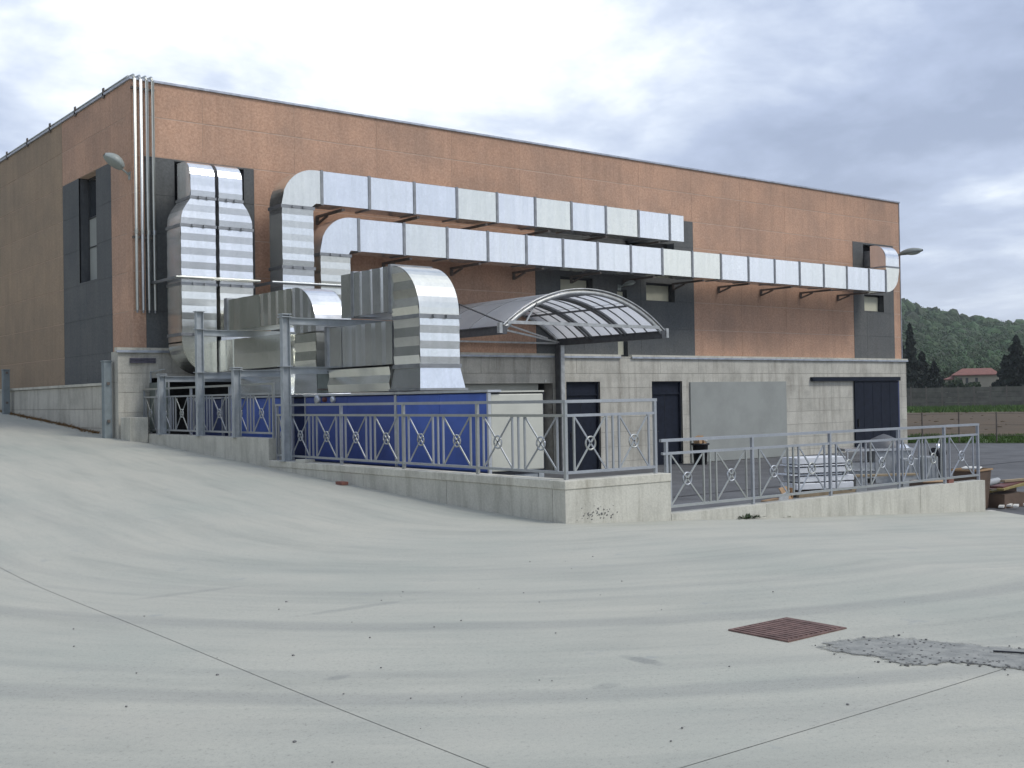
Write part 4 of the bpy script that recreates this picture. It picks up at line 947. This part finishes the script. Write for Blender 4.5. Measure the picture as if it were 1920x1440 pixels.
for k, (w, dd, h) in enumerate(dims):
    oy = random.uniform(-.05, .05); ox = (-.05, .06, -.2, .0, -.1, -.12)[k]
    bevel(part('board', 'white_board', wsx, lambda b: b.box((-w / 2 + ox, -dd / 2 + oy, z), (w / 2 + ox, dd / 2 + oy, z + h))), .012); z += h + .022
    if k < 5: part('spacer', 'plastic_black', wsx, lambda b: [b.box((-w / 2 + .1 + (w - .3) * i / 3, -dd / 2 + .06 + oy, z - .022), (-w / 2 + .2 + (w - .3) * i / 3, dd / 2 - .06 + oy, z)) for i in range(4)])
part('pallet', 'wood_plank', wsx, lambda b: ([b.box((-.72, -.35 + .3 * i, 0), (.72, -.25 + .3 * i, .1)) for i in range(3)], [b.box((-.72 + .27 * i, -.35, .1), (-.60 + .27 * i, .35, .12)) for i in range(6)]))
cb_ = thing('cardboard_box', 'flattened torn cardboard box lying left of the white stack', 'box', (9.55, 4.1, ZY), None, R(15))
part('box_side', 'cardboard', cb_, lambda b: (b.obox((0, 0, .15), (.3, .05, 0), (0, .01, 0), (0, .08, .14)), b.obox((.35, .1, .13), (.12, .14, 0), (.008, -.008, 0), (0, 0, .13)), b.obox((0, .2, .02), (.35, 0, 0), (0, .2, 0), (0, 0, .012))))
part('paper_flap', 'paper_white', cb_, lambda b: b.obox((-.36, -.1, .1), (.03, .02, 0), (-.02, .1, -.06), (.05, .0, .1)))
lt = thing('debris_heap', 'low heap of maroon sheeting and planks behind the low wall', 'rubbish', (8.6, 1.6, ZY))
part('sheeting', 'maroon', lt, lambda b: (b.obox((.4, 0, .26), (.9, .1, 0), (-.05, .3, 0), (0, 0, .03)), b.obox((1.3, .3, .24), (.5, -.05, .02), (.05, .25, 0), (0, 0, .04))))
part('plank', 'wood_plank', lt, lambda b: (b.bar((-.8, -.2, .25), (.6, -.05, .3), .12, .03), b.bar((-.5, .2, .22), (1.0, .3, .24), .1, .03)))
part('block', 'brown_box', lt, lambda b: (b.box((-.3, -.2, 0), (.2, .2, .22)), b.box((1.1, 0, 0), (1.6, .4, .2))))
hd = thing('steel_counter', 'stainless steel catering counter with a rounded hood in the yard', 'counter', (15.1, 5.75, ZY), None, R(-38))
part('counter_top', 'stainless', hd, lambda b: b.box((-.85, -.4, .78), (.85, .4, .84))); part('counter_body', 'crate_grey', hd, lambda b: (b.box((-.1, -.36, 0), (.8, .36, .776)), b.box((-.8, -.34, .12), (-.1, .34, .5))))
part('hood', 'canopy_dark', hd, lambda b: b.lathe([(0, .34), (.12, .30), (.30, .22), (.46, .08), (.5, .0)], (.25, .05, .842), 16, 1, .7))
part('lid', 'stainless', hd, lambda b: b.lathe([(0, .10), (.10, .08), (.18, 0)], (.62, -.22, .842), 14, 1, .9))
part('shelf', 'stainless', hd, lambda b: b.box((-.83, -.38, .30), (-.12, .38, .33)))
for xx in (-.8, .76): part('leg', 'stainless', hd, lambda b: (b.box((xx, -.38, 0), (xx + .04, -.34, .78)), b.box((xx, .34, 0), (xx + .04, .38, .78))))
lg = thing('trestle_plank', 'pale plank laid across low blocks between the white stack and the steel counter', 'plank', (12.7, 3.9, ZY), None, R(-30))
part('plank', 'wood_plank', lg, lambda b: b.box((-.8, -.12, .36), (.8, .12, .40))); part('block', 'crate_grey', lg, lambda b: (b.box((-.7, -.1, 0), (-.45, .1, .36)), b.box((.4, -.1, 0), (.65, .1, .36))))
for k, (x, y, w, h, lab) in enumerate(((15.40, 5.00, .40, .60, 'pale grey ribbed crate, left of the pair beside the steel counter'), (15.72, 4.70, .40, .64, 'pale grey ribbed crate, right of the pair beside the steel counter'))):
    o = thing('crate', lab, 'crate', (x, y, ZY), 'grey crates by the steel counter', R(-40))
    bevel(part('body', 'crate_grey', o, lambda b: b.box((-w / 2, -w / 2, 0), (w / 2, w / 2, h))), .02)
    for j in range(4): part('rib', 'crate_grey', o, lambda b: b.box((-w / 2 + .04 + j * .1, -w / 2 - .015, .03), (-w / 2 + .07 + j * .1, -w / 2 - .001, h - .03)))
mo = thing('compressor', 'black compressor on a stand at the right of the grey crates', 'machine', (15.95, 4.55, ZY))
part('tank', 'plastic_black', mo, lambda b: (b.tube([(-.18, 0, .72), (.18, 0, .72)], .13, 14), b.tube([(-.2, 0, .72), (-.18, 0, .72)], .10, 14)))
part('stand', 'plastic_black', mo, lambda b: (b.box((-.1, -.1, 0), (.1, .1, .6)), b.box((-.2, -.15, 0), (.2, .15, .05)))); part('fitting', 'stainless', mo, lambda b: b.lathe([(0, .10), (.05, .09), (.06, 0)], (0, 0, .84), 10))
fb = thing('flat_carton', 'low brown carton behind the end of the low railing', 'box', (11.5, 1.75, ZY), None, R(-35))
bevel(part('carton', 'brown_box', fb, lambda b: b.box((-.55, -.35, 0), (.55, .35, .42))), .01); part('lid_flap', 'cardboard', fb, lambda b: b.box((-.56, -.36, .421), (.56, .2, .435)))
bn = thing('tapered_bin', 'large tapered brown bin with a pale top edge just past the wall end', 'bin', (10.62, .62, ZY), None, R(8))
def tap(b): frustum(b, (-.24, .24, -.2, .2, 0), (-.30, .30, -.25, .25, .72))
bevel(part('body', 'brown_box', bn, tap), .02); part('rim', 'cardboard', bn, lambda b: (b.box((-.32, -.27, .72), (.32, -.24, .75)), b.box((-.32, .24, .72), (.32, .27, .75)), b.box((-.32, -.24, .72), (-.29, .24, .75)), b.box((.29, -.24, .72), (.32, .24, .75))))
part('paper', 'paper_white', bn, lambda b: b.obox((.05, .02, .765), (.22, .05, .0), (-.03, .14, 0), (0, .01, .012)))
dh = thing('debris_heap', 'mixed heap of yellow planks, red sheeting and white scraps by the brown bin', 'rubbish', (11.3, .2, ZY))
part('block', 'brown_box', dh, lambda b: (b.box((-.3, .0, 0), (.5, .35, .26)), b.box((.2, .4, 0), (.9, .9, .3))))
part('plank', 'yellow_paint', dh, lambda b: (b.bar((-.35, .05, .36), (1.0, .12, .44), .14, .035), b.bar((-.3, .3, .30), (1.1, .4, .34), .1, .03)))
part('sheeting', 'red_paint', dh, lambda b: b.obox((.3, .2, .42), (.6, .05, .03), (-.02, .12, 0), (0, 0, .02)))
part('pipe', 'crate_grey', dh, lambda b: b.tube([(-.2, .5, .42), (.3, .45, .46)], .07, 12))
for _ in range(5): part('scrap', 'paper_white', dh, lambda b: b.obox((random.uniform(-.4, .5), random.uniform(-.25, .1), .03 + random.random() * .04), (.06, .02, .01), (-.02, .04, 0), (0, .0, .015)))
part('timber', 'wood_plank', dh, lambda b: b.bar((.2, .3, .47), (.8, .1, .49), .12, .04))
sc = tag((lambda b: (b.box((10.02, -.02, ZY + .012), (10.28, .12, ZY + .032)), b)[1])(MB()).build('paper_scrap', 'paper_white'), 'white scrap lying against the foot of the wall end', 'paper')
br = MB(); br.box((0.0, 0, 0), (.16, .07, .06)); br = br.build('brick_piece', 'roof_tile'); br.location = (8.95, .1, -.02); tag(br, 'pink brick piece lying on the low wall under the railing', 'brick')
rk = MB(); rk.box((0, 0, 0), (.12, .2, .05)); rk = rk.build('brick_piece', 'roof_tile'); rk.location = (-.22, 5.2, road_h(-.2, 5.2)); tag(rk, 'small red brick fragment at the foot of the ramp wall', 'brick')
wk = MB(); wk.box((0, 0, 0), (.2, .34, .05)); wk = wk.build('concrete_block', 'wall_concrete'); wk.location = (.0, 6.85, CL); bevel(wk, .005); tag(wk, 'pale slab lying on the wall under the long railing', 'block')

# ------------------------------------------------------------------ background
pw = thing('precast_wall', 'grey precast panel wall beyond the brown field', 'wall', (*st(151, 0), -.6))
dT = Vector((ny_, -nx_, 0))
post_me = slab_me = None
for k in range(-26, 27):
    for nm in ['post'] + ['slab'] * 4:
        pass
    c = dT * (2.0 * k)
    if post_me is None:
        b = MB(); b.obox((0, 0, 1.4), dT * .09, Vector((nx_, ny_, 0)) * .09, (0, 0, 1.42)); post_me = b.build('post', 'dark_bracket', pw); o = post_me; post_me = o.data
        b = MB(); b.obox((0, 0, .33), dT * .905, Vector((nx_, ny_, 0)) * .04, (0, 0, .325)); o2 = b.build('slab', 'precast', pw); slab_me = o2.data; o2.location = c + dT * 1.0; o.location = c; j0 = 1
    else:
        o = bpy.data.objects.new('post', post_me); COL.objects.link(o); o.parent = pw; o.location = c; j0 = 0
    for j in range(j0, 4):
        o = bpy.data.objects.new('slab', slab_me); COL.objects.link(o); o.parent = pw; o.location = c + dT * 1.0 + Vector((0, 0, .675 * j))
wf = thing('wire_fence', 'thin dark wire fence at the edge of the yard before the field', 'fence', (*st(38.6, 0), -.6))
for k in range(-14, 18): part('post', 'dark_bracket', wf, lambda b: b.bar(dT * 1.47 * k, dT * 1.47 * k + Vector((0, 0, 1.3)), .045))
for z in (.3, .75, 1.22): part('wire', 'dark_bracket', wf, lambda b: b.tube([dT * -20.5, dT * 25] if False else [dT * -20.5 + Vector((0, 0, z)), dT * 25 + Vector((0, 0, z))], .008, 4))
def st3(s, t, z): x, y = st(s, t); return (x, y, z)
# house
CSX, CST = -13.39, 5.2      # camera in (s,t)
def at_px(px_, s):     # lateral t of an image column at depth s (used to read positions off the plan)
    th = .66887 + math.atan((px_ - 960) / 2141.5); return CST + (s - CSX) * math.tan(th - 1.0849)
hs_, t0, t1 = 205, at_px(1790, 205), at_px(1872, 205)
ho = thing('house', 'low cream house with a red tiled roof behind the precast wall', 'house', (*st(hs_, (t0 + t1) / 2), -.6))
Ls = (t1 - t0) / 2; nV = Vector((nx_, ny_, 0))
def hq(name, m, fn): return part(name, m, ho, fn)
def hb(b, ta, tb_, sa, sb, za, zb): b.obox(dT * (ta + tb_) / 2 + nV * (sa + sb) / 2 + Vector((0, 0, (za + zb) / 2)), dT * (tb_ - ta) / 2, nV * (sb - sa) / 2, (0, 0, (zb - za) / 2))
hq('wall', 'house_wall', lambda b: hb(b, -Ls, Ls, 0, 8, 0, 5.0)); hq('wall', 'house_wall', lambda b: hb(b, -Ls - 1.6, -Ls - .01, 1, 7, 0, 4.3))
def roof(b, ta, tb_, z0, z1, e=.5, s0=-.5, s1=8.5):
    m_ = (s0 + s1) / 2; P = [dT * (ta - e) + nV * s0 + Vector((0, 0, z0)), dT * (tb_ + e) + nV * s0 + Vector((0, 0, z0)), dT * (tb_ + e) + nV * s1 + Vector((0, 0, z0)), dT * (ta - e) + nV * s1 + Vector((0, 0, z0)), dT * (ta + 1.2) + nV * m_ + Vector((0, 0, z1)), dT * (tb_ - 1.2) + nV * m_ + Vector((0, 0, z1))]
    b.add(P, [(0, 1, 5, 4), (1, 2, 5), (2, 3, 4, 5), (3, 0, 4), (0, 3, 2, 1)])
    b.add([p - Vector((0, 0, .15)) for p in P[:4]] + P[:4], [(0, 1, 5, 4), (1, 2, 6, 5), (2, 3, 7, 6), (3, 0, 4, 7)])
hq('roof', 'roof_tile', lambda b: roof(b, -Ls, Ls, 5.05, 6.25)); hq('roof', 'roof_tile', lambda b: roof(b, -Ls - 1.6, -Ls + .4, 4.35, 5.0, .3, .6, 7.4))
for tt in (-.7, -.42, .02): hq('window', 'window_frame', lambda b: hb(b, Ls * tt - .22, Ls * tt + .22, -.06, .02, 3.2, 4.5))
# trees
def crown_leaves(b, fn, n, s0, s1):
    for _ in range(n):
        p = fn(); s_ = random.uniform(s0, s1); a = Vector((random.gauss(0, 1), random.gauss(0, 1), random.gauss(0, .6))).normalized(); c = a.orthogonal().normalized(); c.rotate(Matrix.Rotation(random.uniform(0, 6.28), 3, a)); e = a.cross(c)
        p = Vector(p); b.add([p + c * s_, p + e * s_ * .7, p - c * s_, p - e * s_ * .7], [(0, 1, 2, 3)])
def conifer(px_, s, h, r, label, seed, n=2600):
    random.seed(seed); t = at_px(px_, s); o = thing('conifer_tree', label, 'tree', (*st(s, t), -.65), 'dark conifers behind the precast wall')
    b = MB(); b.tube([(0, 0, 0), (0, 0, h * .5), (0, 0, h * .95)], r * .09, 8, r2=r * .015); b.build('trunk', 'bark', o)
    def f():
        k = random.random() ** .75; zz = h * (.06 + .94 * (1 - k)) ; tier = .75 + .25 * math.sin(zz * 4.3 + seed); rr = r * (k ** .8) * tier * (1 - .35 * random.random() ** 2) ; a = random.uniform(0, 6.28)
        lob = 1 + .22 * math.sin(a * 3 + zz) + .12 * math.sin(a * 7 - zz * 2); return (rr * lob * math.cos(a), rr * lob * math.sin(a), zz - rr * .18)
    b = MB(); crown_leaves(b, f, n, .18, .42); b.build('crown', 'conifer_leaf', o)
conifer(1708, 172, 12.6, 2.2, 'tall narrow dark conifer just right of the building edge', 3)
conifer(1730, 178, 8.6, 2.6, 'shorter dark conifer right of the tall narrow one', 5)
conifer(1691, 165, 9.5, 2.4, 'dark conifer half hidden by the building edge', 6)
conifer(1752, 182, 7.0, 2.4, 'small dark conifer left of the cream house', 8)
conifer(1908, 170, 10.2, 3.4, 'broad dark conifer right of the cream house', 9, 3400)
conifer(1886, 168, 7.2, 2.6, 'lower dark conifer hiding the right end of the cream house', 12)
conifer(1935, 166, 8.6, 3.2, 'dark conifer at the right edge of the picture', 14)
def bush(px_, s, h, r, label, seed, n=1100):
    random.seed(seed); t = at_px(px_, s); o = thing('bush', label, 'bush', (*st(s, t), -.65), 'bushes and round trees behind the precast wall')
    b = MB(); b.tube([(0, 0, 0), (0, 0, h * .6)], .12, 6, r2=.05); b.tube([(0, 0, h * .3), (r * .4, 0, h * .6)], .06, 5, r2=.03); b.build('stems', 'bark', o)
    blobs = [(random.gauss(0, r * .45), random.gauss(0, r * .45), h * random.uniform(.4, .85), r * random.uniform(.35, .6)) for _ in range(7)]
    def f():
        x, y, z, q = random.choice(blobs); v = Vector((random.gauss(0, 1), random.gauss(0, 1), random.gauss(0, 1))).normalized() * q * random.uniform(.7, 1); return (x + v.x, y + v.y, z + v.z)
    b = MB(); crown_leaves(b, f, n, .15, .35); b.build('crown', 'bush_leaf', o)
bush(1797, 188, 3.9, 2.0, 'dark rounded bush in front of the left end of the cream house', 21)
bush(1820, 190, 3.6, 1.4, 'small bush in front of the middle of the cream house', 22)
bush(1770, 215, 6.5, 3.2, 'leafy round tree between the conifers and the cream house', 23, 1600)
bush(1747, 235, 8.5, 3.6, 'light green round tree behind the small conifer', 24, 1600)
bush(1875, 225, 7.0, 3.2, 'leafy round tree behind the right end of the cream house', 25, 1600)
bush(1845, 230, 6.0, 3.2, 'leafy round tree behind the roof of the cream house', 26, 1600)
# wooded hill
random.seed(11)
def ridge(t):      # crest height at s=620
    k = [(-400, 30), (-200, 46), (-90, 50), (-57, 48.5), (-44, 45.5), (-38, 42), (-31, 41.2), (-22, 38.5), (-9, 35.0), (3, 34), (40, 27), (120, 18), (400, 10)]
    for (a, za), (c, zc_) in zip(k, k[1:]):
        if t <= c: return za + (zc_ - za) * (t - a) / (c - a)
    return 10
def hill_h(s, t):
    u = max(0, min(1, (s - 250) / 370)); z = (ridge(t) - 3) * (u ** 1.25)
    if s > 620: z *= max(.0, 1 - (s - 620) / 500)
    return z - .9 + 2.2 * u * noise.noise(Vector((s * .02, t * .03, 1)))
b = MB(); ss = lin(245, 640, 20) + lin(640, 1100, 60)[1:]; tt_ = lin(-400, 400, 12); vs = []
for s_ in ss:
    for t_ in tt_: vs.append(st3(s_, t_, hill_h(s_, t_)))
nt_ = len(tt_); b.add(vs, [(j * nt_ + i, (j + 1) * nt_ + i, (j + 1) * nt_ + i + 1, j * nt_ + i + 1) for j in range(len(ss) - 1) for i in range(nt_ - 1)], True)
tag(b.build('hills', 'terrain'), 'wooded hill rising behind the house', kind='structure')
bm = bmesh.new(); bmesh.ops.create_icosphere(bm, subdivisions=2, radius=1); ico_v = [v.co.copy() for v in bm.verts]; ico_f = [tuple(v.index for v in f.verts) for f in bm.faces]; bm.free()
b = MB()
def crown(s_, t_, r, dense):
    x, y, z = st3(s_, t_, hill_h(s_, t_)); o = Vector((random.uniform(0, 99), random.uniform(0, 99), 0)); k = random.uniform(.9, 1.35)
    b.add([(x + v.x * r * (1 + .45 * noise.noise(v * 1.8 + o)), y + v.y * r * (1 + .45 * noise.noise(v * 1.8 + o)), z + r * .75 + v.z * r * k * (1 + .5 * noise.noise(v * 2.2 + o))) for v in ico_v], ico_f, False)
for _ in range(2300): s_ = random.uniform(258, 630); t_ = random.uniform(-95, 40); crown(s_, t_, random.uniform(1.6, 2.9) * (.75 + .5 * (s_ - 258) / 372) * random.choice((1, 1, 1.25)), True)
for _ in range(170): crown(random.uniform(612, 628), random.uniform(-90, 40), random.uniform(2.0, 4.2), True)
for _ in range(500): s_ = random.uniform(300, 625); t_ = random.choice((random.uniform(-380, -95), random.uniform(40, 380))); crown(s_, t_, random.uniform(5, 8), False)
# leaf clumps over the crowns so that outlines break up
for _ in range(52000):
    s_ = 262 + 366 * random.random(); t_ = random.uniform(-80, 25); x, y, z = st3(s_, t_, hill_h(s_, t_)); p = Vector((x, y, z + random.uniform(1.0, 6.8)))
    a = Vector((random.gauss(0, 1), random.gauss(0, 1), random.gauss(0, 1))).normalized(); c = a.orthogonal().normalized(); e = a.cross(c); q = random.uniform(.3, .75)
    b.add([p + c * q, p + e * q * .7, p - c * q], [(0, 1, 2)])
tag(b.build('forest', 'forest_leaf'), 'dense spring-green forest covering the hill', kind='stuff')
random.seed(31)  # out-of-view slope and crowns, added to darken reflections in the duct sides
b = MB(); rr_ = lin(70, 300, 23); aa_ = lin(-135, 4, 3.5)
def lh(rad, a): k = max(0, min(1, (rad - 80) / 200)); e = min(1, max(0, (4 - a) / 14)) * min(1, (a + 135) / 20); return -.75 + 46 * e * k ** 1.1 * (.75 + .9 * noise.noise(Vector((a * .11, 3, 1))))
vs = [(-9 + q * math.sin(R(a)), -11 + q * math.cos(R(a)), lh(q, a) + 2.5 * noise.noise(Vector((q * .2, a * .7, 0))) * (q > 90)) for q in rr_ for a in aa_]
na = len(aa_); b.add(vs, [(j * na + i, (j + 1) * na + i, (j + 1) * na + i + 1, j * na + i + 1) for j in range(len(rr_) - 1) for i in range(na - 1)])
for _ in range(900):
    q = random.uniform(85, 300); a = random.uniform(-133, 2); x, y, z = -9 + q * math.sin(R(a)), -11 + q * math.cos(R(a)), lh(q, a); r0 = random.uniform(2.5, 5)
    o = Vector((random.uniform(0, 99), 0, 0)); b.add([(x + v.x * r0 * (1 + .4 * noise.noise(v * 1.8 + o)), y + v.y * r0, z + r0 * .6 + v.z * r0 * (1 + .4 * noise.noise(v * 2 + o))) for v in ico_v], ico_f)
for _ in range(150):  # nearer unseen crowns, added as dark streaks for the ducts to reflect
    q = random.uniform(48, 80); a = random.uniform(-85, -6); a = round(a / 9) * 9 + random.gauss(0, 1.5); x, y = -9 + q * math.sin(R(a)), -11 + q * math.cos(R(a)); r0 = random.uniform(2.0, 3.6); z = random.uniform(.3, 1) * q * .22
    o = Vector((random.uniform(0, 99), 0, 0)); b.add([(x + v.x * r0 * (1 + .4 * noise.noise(v * 1.8 + o)), y + v.y * r0, max(-.7, z - 2 + v.z * (z * .8 + 1))) for v in ico_v], ico_f)
tag(b.build('unseen_slope', 'unseen_wood'), 'unseen wooded slope added left of the building to darken the duct reflections', kind='structure')
# thin air between here and the hill
HAZE = True
if HAZE:
    b = MB(); b.box((-350, -350, -2), (1000, 800, 95)); o = b.build('haze', 'dark_void'); tag(o, 'pale haze in the air over the fields', kind='stuff')
    m = bpy.data.materials.new('haze_air'); m.use_nodes = True; t = m.node_tree; t.nodes.clear(); v = N('ShaderNodeVolumePrincipled', t); v.inputs['Density'].default_value = .00022; v.inputs['Color'].default_value = (.86, .93, .96, 1); v.inputs['Anisotropy'].default_value = .2
    oo = N('ShaderNodeOutputMaterial', t); t.links.new(v.outputs[0], oo.inputs['Volume']); o.data.materials.clear(); o.data.materials.append(m)
